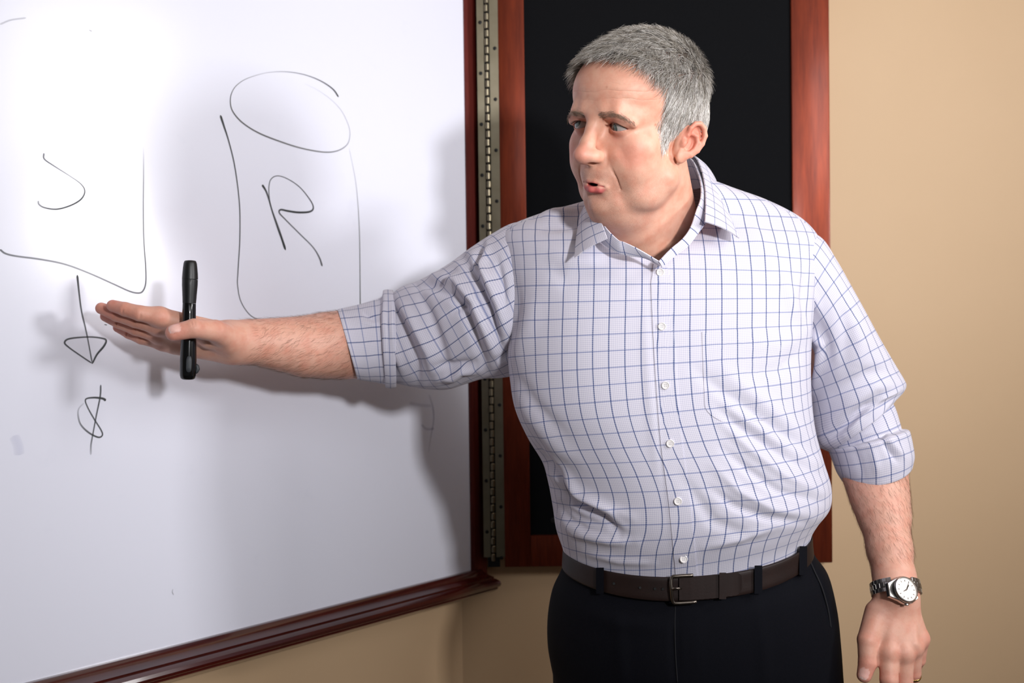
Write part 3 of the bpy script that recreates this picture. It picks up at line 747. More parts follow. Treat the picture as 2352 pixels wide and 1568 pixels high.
bl = [head_sdf, rhand, lhand, core]
parts = []
lo_h = np.minimum(from_head((-100, -115, -125)), from_head((100, 130, 145)))
Vh, Qh = mesh_sdf(head_sdf, (0.0, 1.17, 1.42), (0.34, 1.50, 1.83), 0.00135)
Ch = head_colour(Vh)
Vr, Qr = mesh_sdf(rhand, (-0.60, 1.26, 1.28), (-0.16, 1.66, 1.50), 0.0015)
Cr_ = hand_colour(Vr, R_F + [R_T]); Cr_ = nail(Vr, Cr_, None, *R_T, np.array([0.0, -1, 0.55]))
Vl, Ql = mesh_sdf(lhand, (0.42, 1.28, 0.86), (0.60, 1.57, 1.32), 0.0015)
Cl_ = hand_colour(Vl, L_F + [L_T]); Cl_ = nail(Vl, Cl_, None, *L_T, np.array([-0.5, -1, 0.1]))
Vc, Qc = mesh_sdf(core, (-0.30, 1.15, 0.0), (0.64, 1.68, 1.62), 0.008, newton=1)
Cc = np.tile(np.append(SKIN, 1), (len(Vc), 1))
Vs = [Vh, Vr, Vl, Vc]; Qs = [Qh, Qr, Ql, Qc]; Cs = [Ch, Cr_, Cl_, Cc]
offs = np.cumsum([0] + [len(v) for v in Vs])
LP = np.concatenate([to_head(Vh.astype(np.float32))] + [np.full((len(v), 3), -500.0) for v in Vs[1:]])
body = mesh_obj('body', np.concatenate(Vs), np.concatenate([q + o for q, o in zip(Qs, offs)]), M_SKIN, None, True,
                col=np.concatenate(Cs), attrs={'lp': ('FLOAT_VECTOR', LP)})
pp(body)

# ------------------------------------------------------------------ eyes
k = NT('eye'); at = k.attr('Col'); k.set(Base_Color=at.outputs['Color'], Roughness=0.08); k.b.inputs['Specular IOR Level'].default_value = 0.6
M_EYE = k.mat
def eye(c, target):
    C3 = from_head(c); d = P(1176, 784, 0)    # lens
    ray = P(*target, 1.0) - CAMP; ray /= np.linalg.norm(ray)
    r = 12.2 * HS; oc = CAMP - C3; bq = oc @ ray; disc = bq * bq - (oc @ oc - r * r)
    hit = CAMP + ray * (-bq - math.sqrt(max(disc, 0)))
    g = (hit - C3) / np.linalg.norm(hit - C3)
    a = np.cross(g, [0, 0, 1.0]); a /= np.linalg.norm(a); b = np.cross(a, g)
    V = []; cc = []; Fc = []; A = list(np.radians([0, 4, 8, 10, 11, 14, 18, 22, 26, 28, 29, 30, 33, 40, 55, 75, 100, 130, 160, 180])); n = 40
    rs = np.random.RandomState(3)
    for al in A:
        for j in range(n):
            t = 2 * math.pi * j / n; bul = 1 + 0.035 * max(0, 1 - (al / math.radians(33)) ** 2)
            V.append(C3 + r * bul * (math.cos(al) * g + math.sin(al) * (math.cos(t) * a + math.sin(t) * b)))
            dg = math.degrees(al)
            if dg <= 10.5: col = lin(12, 12, 14)
            elif dg <= 29.5: col = lin(*(np.array((74, 82, 78)) + rs.randint(-20, 20) - (30 if dg > 26 else 0)))
            else: col = lin(160, 150, 144)
            cc.append(col)
    for i in range(len(A) - 1):
        for j in range(n): Fc.append([i * n + j, i * n + (j + 1) % n, (i + 1) * n + (j + 1) % n, (i + 1) * n + j])
    o = mesh_obj('eye', V, np.array(Fc), M_EYE, None, True, col=cc); pp(o)
eye(EYE[0], (1409, 296)); eye(EYE[1], (1325, 280))

# ------------------------------------------------------------------ hair: thousands of fine tapered strands, one part
def strands(roots, dirs, lens, rad, cols, bend, segs=4, sides=3, seed=0):
    """grow strands; bend = acceleration added to the direction along the strand"""
    n = len(roots); p = roots.copy(); d = dirs.copy(); pts = [p.copy()]
    for s in range(segs):
        p = p + d * (lens / segs)[:, None]; pts.append(p.copy()); d = d + bend / segs; d /= np.linalg.norm(d, axis=1)[:, None]
    pts = np.stack(pts, 1); T = np.gradient(pts, axis=1); T /= np.linalg.norm(T, axis=2)[..., None] + 1e-12
    a = np.cross(T, np.array([0.31, 0.52, 0.79])); a /= np.linalg.norm(a, axis=2)[..., None] + 1e-12; b = np.cross(T, a)
    tp = np.array([1.0, 0.95, 0.8, 0.55, 0.12] if segs == 4 else np.linspace(1, 0.1, segs + 1))
    V = np.zeros((n, segs + 1, sides, 3))
    for j in range(sides):
        t = 2 * math.pi * j / sides
        V[:, :, j] = pts + (math.cos(t) * a + math.sin(t) * b) * (rad[:, None] * tp[None])[..., None]
    base = (np.arange(n) * (segs + 1) * sides)[:, None, None]
    i = np.arange(segs)[None, :, None] * sides; j = np.arange(sides)[None, None, :]; j2 = (j + 1) % sides
    Fc = np.stack([base + i + j, base + i + j2, base + i + sides + j2, base + i + sides + j], -1).reshape(-1, 4)
    C4 = np.repeat(np.concatenate([cols, np.ones((n, 1))], 1), (segs + 1) * sides, 0)
    return V.reshape(-1, 3), Fc, C4
def sample_surface(V, Q, w, n, rng):
    """n random points on quads weighted by area * w(vertex)"""
    A = np.linalg.norm(np.cross(V[Q[:, 2]] - V[Q[:, 0]], V[Q[:, 3]] - V[Q[:, 1]]), axis=1) / 2
    p = A * w[Q].mean(1); p /= p.sum(); f = rng.choice(len(Q), n, p=p)
    s, t = rng.rand(n, 1), rng.rand(n, 1); c = V[Q[f]]
    return (c[:, 0] * (1 - s) + c[:, 1] * s) * (1 - t) + (c[:, 3] * (1 - s) + c[:, 2] * s) * t
k = NT('hair'); at = k.attr('Col'); k.set(Base_Color=at.outputs['Color'], Roughness=0.38); k.b.inputs['Specular IOR Level'].default_value = 0.35
M_HAIR = k.mat
rng = np.random.RandomState(7)
qh = to_head(Vh.astype(np.float32)).astype(float); w = scalp(qh) * (ear(qh.astype(np.float32), 1) > 2.5) * (ear(qh.astype(np.float32), -1) > 2.5) * (qh[:, 2] > -60)
N = 36000
rt = sample_surface(Vh, Qh, w, N, rng); _, nr = grad(head_sdf, rt, 0.0015)
q = to_head(rt.astype(np.float32)).astype(float); nl = nr @ HR
top = smooth01(q[:, 2], 58, 100); front = smooth01(q[:, 1], 10, 75) * top; sgn = np.sign(q[:, 0])
flow = np.zeros((N, 3))
flow[:, 0] = 0.25 * sgn * top + 0.12 * top
flow[:, 1] = 1.0 * top + (0.18 + 0.5 * smooth01(q[:, 2], 30, 70)) * (1 - top) * smooth01(q[:, 1], -60, 20)
flow[:, 2] = -1.0 * (1 - top) - 0.1 * top
clump = np.stack([np.sin(q[:, 0] * .35 + 1.7 * np.sin(q[:, 1] * .21)), np.sin(q[:, 1] * .33 + 2.1 * np.sin(q[:, 0] * .19 + q[:, 2] * .1)), np.sin(q[:, 2] * .37 + q[:, 0] * .2)], 1)
flow += 0.30 * clump * (0.3 + top[:, None]) + (0.16 + 0.16 * top[:, None]) * rng.randn(N, 3)
flow -= nl * (flow * nl).sum(1)[:, None]; flow /= np.linalg.norm(flow, axis=1)[:, None] + 1e-9
lift = 0.30 + 0.42 * top + 0.2 * front
dirs = flow + nl * lift[:, None]; dirs /= np.linalg.norm(dirs, axis=1)[:, None]
short = smooth01(-q[:, 2], -30, 40)                                  # shorter towards the nape and sideburns
edge = smooth01(q[:, 1], 60, 90) * top
L = (19 + 10 * top - 6 * short * (1 - top) - 3 * edge) * (0.7 + 0.5 * rng.rand(N))
bend = flow * 0.5 - nl * (0.55 + 0.3 * (1 - top))[:, None] + np.array([0, 0, -0.12])
tone = rng.rand(N); dark = smooth01(q[:, 2], 20, 90) * (0.55 + 0.3 * np.sin(q[:, 0] * .2 + q[:, 1] * .13)) 
g1 = np.where(tone[:, None] < 0.25 + 0.45 * dark[:, None], np.array(lin(146, 139, 128)[:3]), np.array(lin(212, 208, 203)[:3]))
g1 = np.where((tone > 0.86)[:, None], np.array(lin(150, 144, 138)[:3]), g1) * (0.8 + 0.4 * rng.rand(N, 1))
VV, FF, CC = strands(rt - nr * 0.0008, dirs @ HR.T, L * 0.001, np.full(N, 0.0002) + 0.00006 * rng.rand(N), np.clip(g1, 0, 1), bend @ HR.T)
hair = mesh_obj('hair', VV, FF, M_HAIR, None, True, col=CC, kind='stuff'); hair['label'] = 'short grey hair brushed forward'; pp(hair)

def brow(s):
    n = 300; t = rng.rand(n) ** 1.25; x = s * (11 + 42 * t); z = 28.0 + 3.6 * np.sin(np.clip(t * 1.15, 0, 1) * math.pi * 0.62) - 19 * np.clip(t - .5, 0, 1) ** 1.2 + rng.randn(n) * (2.4 - 1.3 * t)
    y = np.full(n, 118.0); q = np.stack([x, y, z], 1)
    for _ in range(14):
        d = face(q.astype(np.float32)); q[:, 1] -= np.clip(d, -6, 6) * 0.8
    p = from_head(q); _, g = grad(head_sdf, p, 0.0015)
    dl = np.stack([s * (0.9 + 0 * t), 0.1 + 0 * t, 0.35 - 0.8 * t], 1) + rng.randn(n, 3) * 0.2
    d = dl @ HR.T; d -= g * (d * g).sum(1)[:, None]; d /= np.linalg.norm(d, axis=1)[:, None]; d += g * 0.3
    c = np.where(rng.rand(n, 1) < 0.7, np.array(lin(152, 126, 106)[:3]), np.array(lin(190, 172, 156)[:3]))
    V, Fq, Cq = strands(p, d, (0.005 + 0.003 * rng.rand(n)), np.full(n, 0.0001), c, -g * 0.5)
    o = mesh_obj('eyebrow', V, Fq, M_HAIR, None, True, col=Cq, kind='stuff'); pp(o)
brow(1); brow(-1)
def lashes(c, s):
    n = 48; t = np.linspace(-.35, 1, n); x = c[0] + s * 13.2 * t; xx = 13.2 * t + .5
    z = c[2] + 4.4 * (1 - (xx / 15) ** 2) + 0.6 - .15 * xx
    y = c[1] + np.sqrt(np.clip(13.4 ** 2 - (x - c[0]) ** 2 - (z - c[2]) ** 2, 1, None))
    p = from_head(np.stack([x, y, z], 1)); d = np.stack([s * 0.35 * t, 1 + 0 * t, 0.05 + 0 * t], 1) @ HR.T
    V, Fq, Cq = strands(p, d / np.linalg.norm(d, axis=1)[:, None], np.full(n, 0.0062), np.full(n, 0.00011), np.tile(lin(96, 74, 60)[:3], (n, 1)), np.tile(np.array([0, 0, .35]), (n, 1)))
    pp(mesh_obj('eyelashes', V, Fq, M_HAIR, None, True, col=Cq, kind='stuff'))
lashes(EYE[0], 1); lashes(EYE[1], -1)

def arm_hair(V, Q, fn, ax0, ax1, tmin, tmax, n, name):
    ax = (ax1 - ax0) / np.linalg.norm(ax1 - ax0); L_ = np.linalg.norm(ax1 - ax0); t = ((V - ax0) @ ax) / L_
    w = smooth01(t, tmin, tmin + .08) * (1 - smooth01(t, tmax - .12, tmax)); r = sample_surface(V, Q, w, n, rng)
    _, g = grad(fn, r, 0.002); d = ax + 0.45 * np.cross(g, ax) + 0.25 * rng.randn(n, 3) + np.array([0, 0, -.15]); d -= g * (d * g).sum(1)[:, None]; d /= np.linalg.norm(d, axis=1)[:, None]
    d = d + g * 0.28; d /= np.linalg.norm(d, axis=1)[:, None]
    c = np.array(lin(120, 88, 66)[:3])[None] * (0.7 + 0.7 * rng.rand(n, 1))
    Vv, Fq, Cq = strands(r, d, 0.007 + 0.009 * rng.rand(n), np.full(n, 0.00006) + 0.00003 * rng.rand(n), c, -g * 0.35 + 0.2 * rng.randn(n, 3))
    pp(mesh_obj(name, Vv, Fq, M_HAIR, None, True, col=Cq, kind='stuff'))
arm_hair(Vr, Qr, rhand, P(790, 791, 1.53), P(545, 782, 1.41), -0.05, 0.98, 2600, 'forearm_hair')
arm_hair(Vl, Ql, lhand, P(2000, 1060, 1.47), P(2056, 1330, 1.378), -0.05, 0.95, 2200, 'forearm_hair')

# ------------------------------------------------------------------ clothing
LINE = 0.0206
def shirt_material():
    k = NT('checked_shirting'); uvn = k.n('ShaderNodeUVMap', uv_map='UVMap'); sp = k.n('ShaderNodeSeparateXYZ'); k.put(sp.inputs[0], uvn.outputs[0])
    yk = k.attr('yoke').outputs['Fac']
    u0, v0 = sp.outputs[0], sp.outputs[1]
    isy = k.m('GREATER_THAN', yk, 0.5)
    # the yoke panel is cut at an angle to the fronts
    uy = k.m('ADD', k.m('MULTIPLY', u0, 0.94), k.m('MULTIPLY', v0, -0.34)); vy = k.m('ADD', k.m('MULTIPLY', v0, 0.94), k.m('ADD', k.m('MULTIPLY', u0, 0.34), 0.008))
    def lerp(a, b): return k.m('ADD', a, k.m('MULTIPLY', k.m('SUBTRACT', b, a), isy))
    u, v = lerp(u0, uy), lerp(v0, vy)
    def dist(x, p):                                   # distance to the nearest line of period p
        f = k.m('FRACT', k.m('DIVIDE', x, p)); return k.m('MULTIPLY', k.m('ABSOLUTE', k.m('SUBTRACT', f, 0.5)), p)
    def line(x, p, w): return k.m('SUBTRACT', 1.0, k.m('DIVIDE', k.m('SUBTRACT', k.m('SUBTRACT', p / 2, dist(x, p)), w * 0.5), w * 0.5), clamp=True)
    lv = line(u, LINE, 0.00095); lh = line(v, LINE, 0.0009)
    dash_v = k.m('ADD', 0.72, k.m('MULTIPLY', k.m('GREATER_THAN', k.m('FRACT', k.m('DIVIDE', v, 0.0024)), 0.45), 0.28))
    dash_h = k.m('ADD', 0.66, k.m('MULTIPLY', k.m('GREATER_THAN', k.m('FRACT', k.m('DIVIDE', u, 0.0024)), 0.5), 0.14))
    mc = k.m('MULTIPLY', k.m('ADD', k.m('GREATER_THAN', k.m('FRACT', k.m('DIVIDE', u, 0.0024)), 0.5), k.m('GREATER_THAN', k.m('FRACT', k.m('DIVIDE', v, 0.0024)), 0.5)), 0.5)
    base = k.mix(mc, lin(217, 214, 223), lin(187, 185, 203))
    c = k.mix(k.m('MULTIPLY', lh, dash_h), base, lin(100, 114, 160))
    c = k.mix(k.m('MULTIPLY', lv, dash_v), c, lin(52, 72, 122))
    seam = k.m('SUBTRACT', 1.0, k.m('DIVIDE', k.m('ABSOLUTE', k.m('SUBTRACT', yk, 0.5)), 0.03), clamp=True)
    c = k.mix(k.m('MULTIPLY', seam, 0.25), c, lin(150, 150, 175))
    k.set(Base_Color=c, Roughness=0.8, Sheen_Weight=0.15); k.b.inputs['Specular IOR Level'].default_value = 0.2
    k.bump(k.m('ADD', mc, k.m('MULTIPLY', seam, -3.0)), 0.25, 0.0003)
    return k.mat
M_SHIRT = shirt_material()

def loft(rows, M, N):
    """rows (uA, vA, uB, vB, depth, front, back, power, drop): rings whose outline in the photograph runs from A to B"""
    R = catmull(np.array(rows, float), M)
    A = P(R[:, 0], R[:, 1], R[:, 4]); B = P(R[:, 2], R[:, 3], R[:, 4])
    c = (A + B) / 2; a = (B - A) / 2; an = a / np.linalg.norm(a, axis=1)[:, None]
    t = CAMP - c; t[:, 2] *= 0.15; t = t - an * (t * an).sum(1)[:, None]; t /= np.linalg.norm(t, axis=1)[:, None]
    th = np.linspace(-math.pi / 2, 1.5 * math.pi, N, endpoint=False)     # starts at the back, front is th = pi/2
    ct, st = np.cos(th), np.sin(th); ex = 2.0 / R[:, 7][:, None]
    X = np.sign(ct) * np.abs(ct) ** ex; Y = np.sign(st) * np.abs(st) ** ex
    dep = np.where(st[None] > 0, R[:, 5][:, None], R[:, 6][:, None])
    V = c[:, None] + X[..., None] * a[:, None] + (Y * dep)[..., None] * t[:, None]
    V[..., 2] -= R[:, 8][:, None] * np.clip(Y, 0, 1) ** 2
    return V, th, Y * dep
def ring_uv(V):
    """u: length along each ring from the front, v: length along the front"""
    M, N = V.shape[:2]; W = np.concatenate([V, V[:, :1]], 1)
    s = np.concatenate([np.zeros((M, 1)), np.cumsum(np.linalg.norm(np.diff(W, axis=1), axis=2), 1)], 1)
    s = s - s[:, N // 2][:, None]
    fr = V[:, N // 2]; sd = (V[:, N // 4] + V[:, 3 * N // 4]) / 2; cl = fr * .5 + sd * .5
    v = np.concatenate([[0], np.cumsum(np.linalg.norm(np.diff(cl, axis=0), axis=1))])
    return s, np.repeat(v[:, None], N + 1, 1)
def normals(V):
    du = np.roll(V, -1, 1) - np.roll(V, 1, 1); dv = np.gradient(V, axis=0); n = np.cross(du, dv)
    return n / (np.linalg.norm(n, axis=2)[..., None] + 1e-12)
def seg_dist(p, pts):
    """distance and parameter of 2-D points to a polyline"""
    best = np.full(p.shape[:-1], 1e9); tt = np.zeros(p.shape[:-1]); n = len(pts) - 1
    for i in range(n):
        a, b = np.array(pts[i], float), np.array(pts[i + 1], float); ab = b - a
        h = np.clip(((p - a) @ ab) / (ab @ ab), 0, 1); d = np.linalg.norm(p - a - h[..., None] * ab, axis=-1)
        m_ = d < best; best = np.where(m_, d, best); tt = np.where(m_, (i + h) / n, tt)
    return best, tt
def fold(V, folds, sign=1.0):
    """raise ridges (amp > 0) and sink valleys along lines drawn on the photograph's near side"""
    n = normals(V)
    ctr = V.mean(1, keepdims=True)
    if (n * (V - ctr)).sum() < 0: n = -n
    px = proj(V); face_ = smooth01((n * (CAMP - V)).sum(2) / np.linalg.norm(CAMP - V, axis=2), -0.05, 0.25)
    D = np.zeros(V.shape[:2])
    for pts, w, amp in folds:
        d, t = seg_dist(px[..., :2], pts); D += amp * 0.001 * np.exp(-(d / w) ** 2) * np.sin(np.clip(t, 0.04, 0.96) * math.pi) ** 0.6
    return V + n * (D * face_)[..., None]
def ripple(V, amp, fr, seed):
    r = np.random.RandomState(seed); n = normals(V); D = np.zeros(V.shape[:2])
    for _ in range(7):
        kx = r.randn(3) * fr; D += np.sin(V @ kx + r.rand() * 6.28) * r.rand()
    return V + n * (D * amp)[..., None]
def grid_faces(M, N, wrap=True):
    i = np.arange(M - 1)[:, None]; j = np.arange(N if wrap else N - 1)[None]; j2 = (j + 1) % N if wrap else j + 1
    return np.stack([i * N + j, i * N + j2, (i + 1) * N + j2, (i + 1) * N + j], -1).reshape(-1, 4)
def grid_uv(u, v, M, N):
    """per-corner uv for a wrapped grid; u, v have N + 1 columns"""
    i = np.arange(M - 1)[:, None]; j = np.arange(N)[None]
    g = lambda a, b: np.stack([u[a, b], v[a, b]], -1)
    return np.stack([g(i, j), g(i, j + 1), g(i + 1, j + 1), g(i + 1, j)], 2).reshape(-1, 2)
def inside_poly(p, poly):
    x, y = p[..., 0], p[..., 1]; r = np.zeros(x.shape, bool); n = len(poly)
    for i in range(n):
        (x1, y1), (x2, y2) = poly[i], poly[(i + 1) % n]
        c = ((y1 > y) != (y2 > y)) & (x < (x2 - x1) * (y - y1) / (y2 - y1 + 1e-12) + x1); r ^= c
    return r

# torso of the shirt: from under the belt to the collar seam
T_ROWS = [
 (1312, 1345, 1842, 1300, 1.440, .128, .125, 2.2, .018),
 (1298, 1290, 1850, 1240, 1.440, .136, .130, 2.2, .018),
 (1290, 1258, 1852, 1212, 1.440, .146, .132, 2.2, .014),
 (1277, 1215, 1866, 1184, 1.437, .158, .134, 2.2, .010),
 (1271, 1165, 1890, 1150, 1.433, .166, .136, 2.2, .006),
 (1262, 1110, 1892, 1105, 1.430, .168, .136, 2.2, .002),
 (1248, 1060, 1874, 1050, 1.428, .166, .136, 2.3, 0),
 (1212, 1000, 1856, 985, 1.426, .162, .136, 2.3, 0),
 (1184, 935, 1846, 920, 1.425, .158, .135, 2.4, 0),
 (1172, 860, 1845, 850, 1.425, .154, .134, 2.4, 0),
 (1166, 780, 1850, 775, 1.427, .150, .132, 2.4, 0),
 (1163, 700, 1858, 700, 1.430, .144, .128, 2.4, 0),
 (1160, 630, 1866, 640, 1.433, .134, .120, 2.4, 0),
 (1154, 580, 1874, 590, 1.436, .122, .110, 2.3, 0),
 (1150, 550, 1878, 556, 1.438, .110, .100, 2.2, 0),
 (1166, 523, 1862, 524, 1.440, .096, .090, 2.1, 0),
 (1206, 503, 1826, 492, 1.440, .086, .082, 2.0, 0),
 (1262, 484, 1760, 458, 1.438, .082, .076, 2.0, 0),
 (1318, 468, 1690, 432, 1.435, .080, .072, 2.0, 0),
 (1352, 456, 1645, 415, 1.430, .078, .070, 2.0, 0)]
TM, TN = 230, 400
T0, th, fwd_ = loft(T_ROWS, TM, TN)
tu, tv = ring_uv(T0)
tv = tv + 0.075 * tu * (1 - smooth01(np.linspace(0, 1, TM), 0.42, 0.66))[:, None]
# yoke seam: a line running just in front of the shoulder ridge
ridge = fwd_ - 0.030
rowt = np.linspace(0, 1, TM)[:, None]
yoke = np.clip(0.5 - (fwd_ - 0.033) / 0.02, -3, 3) * smooth01(rowt, 0.66, 0.70) + (1 - smooth01(rowt, 0.66, 0.70)) * -1.0
T_FOLDS = [
 ([(1247, 1046), (1286, 1091), (1323, 1156), (1343, 1164), (1387, 1188), (1423, 1230)], 7, -4.2), ([(1255, 1036), (1296, 1081), (1333, 1143), (1353, 1150), (1397, 1172), (1433, 1212)], 9, 3.4),
 ([(1283, 1165), (1310, 1195), (1345, 1215), (1400, 1228)], 7, -3.2), ([(1290, 1205), (1320, 1228), (1370, 1242), (1430, 1250)], 9, 2.4),
 ([(1850, 1010), (1760, 930), (1660, 850)], 16, 3.0), ([(1858, 1045), (1760, 975), (1660, 905), (1600, 850)], 14, -3.0),
 ([(1870, 1060), (1780, 1010), (1700, 950), (1640, 900)], 12, 3.2), ([(1880, 1090), (1800, 1050), (1700, 985), (1650, 940)], 11, -2.8),
 ([(1885, 1130), (1800, 1090), (1720, 1030), (1660, 970)], 12, 3.4), ([(1880, 1150), (1790, 1130), (1720, 1080), (1660, 1030)], 10, -3),
 ([(1860, 1180), (1780, 1170), (1700, 1130), (1640, 1070)], 13, 3.0), ([(1850, 1200), (1760, 1190), (1690, 1165), (1630, 1120)], 9, -2.4),
 ([(1265, 1105), (1310, 1150), (1380, 1190), (1440, 1230)], 11, -3.4), ([(1255, 1080), (1310, 1120), (1380, 1160), (1450, 1190)], 13, 3.2),
 ([(1280, 1190), (1340, 1220), (1400, 1240), (1460, 1245)], 12, 3.0), ([(1275, 1150), (1330, 1190), (1400, 1215)], 9, -3.0),
 ([(1225, 1010), (1260, 1060), (1300, 1090)], 12, -3.0), ([(1185, 900), (1220, 960), (1280, 1030), (1330, 1060)], 18, 3.2), ([(1180, 850), (1230, 930), (1300, 1000)], 16, -2.6),
 ([(1840, 800), (1790, 850), (1700, 860)], 16, -2.4), ([(1845, 760), (1790, 790), (1700, 790)], 22, 2.4),
 ([(1830, 740), (1815, 690), (1800, 640)], 14, 3.0), ([(1850, 740), (1845, 680), (1850, 620)], 10, -3.2),
 ([(1175, 840), (1210, 760), (1230, 680)], 22, 3.0), ([(1172, 820), (1190, 720), (1185, 640)], 12, -2.5),
 ([(1260, 620), (1300, 640), (1370, 625)], 20, -2.2), ([(1250, 580), (1310, 600), (1400, 600)], 18, 2.0),
 ([(1240, 500), (1275, 490), (1320, 485)], 10, 4.5), ([(1230, 525), (1290, 520), (1330, 520)], 12, -3.5),
 ([(1640, 470), (1720, 520), (1800, 640)], 24, 1.8), ([(1620, 1260), (1700, 1240), (1790, 1210)], 10, 2.4), ([(1340, 1270), (1420, 1290), (1500, 1295)], 9, 2.2),
 ([(1480, 700), (1492, 900), (1512, 1100)], 12, 1.2), ([(1560, 1090), (1640, 1200), (1720, 1230)], 14, -2.0)]
T1 = ripple(fold(T0, [(a, b, c * 1.5) for a, b, c in T_FOLDS]), 0.0011, 13, 5)
V_OPEN = [(1350, 440), (1372, 490), (1392, 540), (1418, 564), (1464, 580), (1513, 602), (1541, 580), (1568, 560), (1590, 532), (1606, 500), (1626, 440), (1600, 380), (1420, 380)]
Fq = grid_faces(TM, TN); uvq = grid_uv(tu, tv, TM, TN).reshape(-1, 4, 2)
cen = T1.reshape(-1, 3)[Fq].mean(1); pc = proj(cen)[:, :2]
nn = normals(T1).reshape(-1, 3)
thf = np.tile((np.arange(TN) + .5)[None], (TM - 1, 1)).ravel(); isfront = (thf > TN * 0.25) & (thf < TN * 0.75)
keep = ~(inside_poly(pc, V_OPEN) & isfront)
shirt = mesh_obj('shirt', T1.reshape(-1, 3), Fq[keep], M_SHIRT, None, True, uv=uvq[keep].reshape(-1, 2), attrs={'yoke': ('FLOAT', yoke.ravel())})
shirt['label'] = 'white shirt with blue windowpane check'; pp(shirt)

def front_pt(u, v, off):
    """pixel on the front of the shirt -> world point lifted off the cloth, with uv"""
    return None
# lookup of the front of the shirt in pixel space, for things sewn onto it
fj = np.arange(int(TN * .25), int(TN * .75)); FP = T1[:, fj].reshape(-1, 3); FPX = proj(FP); FN = normals(T1)[:, fj].reshape(-1, 3)
if (FN @ np.array([0, -1.0, 0])).mean() < 0: FN = -FN
FUV = np.stack([tu[:, fj], tv[:, fj]], -1).reshape(-1, 2)
def on_shirt(pts, off):
    pts = np.atleast_2d(np.asarray(pts, float)); P3 = []; U3 = []
    for p in pts:
        d2 = ((FPX[:, :2] - p) ** 2).sum(1); near = np.argpartition(d2, 8)[:8]; w = 1 / (d2[near] + 0.5); w /= w.sum()
        dep = (FPX[near, 2] * w).sum(); nr_ = (FN[near] * w[:, None]).sum(0); nr_ /= np.linalg.norm(nr_)
        P3.append(P(p[0], p[1], dep) + nr_ * off); U3.append((FUV[near] * w[:, None]).sum(0))
    return np.array(P3), np.array(U3)
def patch(name, quad_rows, off, thick, parent, mat=None):
    """a sewn-on panel: rows of pixels across the cloth, lifted by off, with turned edges"""
    G = np.array(quad_rows, float); m_, n_ = G.shape[:2]
    P3, U3 = on_shirt(G.reshape(-1, 2), off); B3, _ = on_shirt(G.reshape(-1, 2), off - thick)
    V = np.concatenate([P3, B3]); Fq = list(map(list, grid_faces(m_, n_, False))); k0 = m_ * n_
    rim = [i for i in range(n_)] + [i * n_ + n_ - 1 for i in range(1, m_)] + [(m_ - 1) * n_ + j for j in range(n_ - 2, -1, -1)] + [i * n_ for i in range(m_ - 2, 0, -1)]
    for a, b in zip(rim, rim[1:] + rim[:1]): Fq.append([a, b, k0 + b, k0 + a])
    Fq = np.array(Fq); UV = np.concatenate([U3, U3])[Fq].reshape(-1, 2)
    o = mesh_obj(name, V, Fq, mat or M_SHIRT, None, False, uv=UV, attrs={'yoke': ('FLOAT', np.full(len(V), -1.0))}); autosmooth(o, 40)
    pp(o, parent); return o
# button placket
pl = [(1513, 606), (1516, 650), (1520, 750), (1528, 885), (1539, 1018), (1557, 1150), (1570, 1281), (1574, 1325)]
plc = catmull(np.array(pl, float), 70)
wl = np.interp(plc[:, 1], [606, 650, 1330], [12, 21, 22]); wr = np.interp(plc[:, 1], [606, 650, 1330], [16, 27, 27])
patch('placket', [[(c[0] - a + (a + b) * t, c[1] - 3 * t) for t in np.linspace(0, 1, 9)] for c, a, b in zip(plc, wl, wr)], 0.0012, 0.0018, shirt)
# breast pocket, round at the lower corners
pk = []
for t in np.linspace(0, 1, 30):
    v = 762 + 212 * t; ins = 0 if t < .78 else 52 * ((t - .78) / .22) ** 2.2
    l = 1612 + 8 * t + ins; r_ = 1788 + 20 * t - ins
    pk.append([(l + (r_ - l) * s, v - 10 * s) for s in np.linspace(0, 1, 26)])
patch('breast_pocket', pk, 0.0007, 0.0012, shirt)
# buttons
M_BTN = plain('pearl_button', (226, 222, 220), 0.25, 0, 0.6); M_BTNH = plain('button_thread', (150, 148, 155), 0.8)
def disc(c, n, up_, rings, seg=24):
    up_ = up_ - n * (up_ @ n); up_ /= np.linalg.norm(up_); s = np.cross(up_, n); mb = MB()
    V = [c + n * h + r_ * (math.cos(2 * math.pi * j / seg) * s + math.sin(2 * math.pi * j / seg) * up_) for r_, h in rings for j in range(seg)]
    Fc = [[i * seg + j, i * seg + (j + 1) % seg, (i + 1) * seg + (j + 1) % seg, (i + 1) * seg + j] for i in range(len(rings) - 1) for j in range(seg)]
    Fc += [list(range(seg))[::-1], [(len(rings) - 1) * seg + j for j in range(seg)]]
    return mb.add(V, Fc), s, up_
for bx, by in ((1516, 626), (1520, 750), (1528, 885), (1539, 1018), (1557, 1150), (1570, 1281)):
    c, _ = on_shirt([(bx, by)], 0.0017); c = c[0]; n_ = (CAMP - c) / np.linalg.norm(CAMP - c); n_ = n_ * .4 + np.array([0, -1, 0.0]) * .6; n_ /= np.linalg.norm(n_)
    mb, s_, u_ = disc(c, n_, UP, [(.0048, 0), (.0052, .0008), (.0050, .0018), (.0042, .0020), (.0036, .0013), (.001, .0012)])
    nf = len(mb.f)
    for a, b in ((-1, -1), (-1, 1), (1, -1), (1, 1)):
        q_ = c + n_ * .0012 + s_ * a * .0011 + u_ * b * .0011; mb.tube([q_, q_ + n_ * .0005], [.0005, .0004], 8)
    o = mb.build('button', M_BTN); autosmooth(o, 40); pp(o, shirt); o.data.materials.append(M_BTNH)
    for pg in o.data.polygons[nf:]: pg.material_index = 1

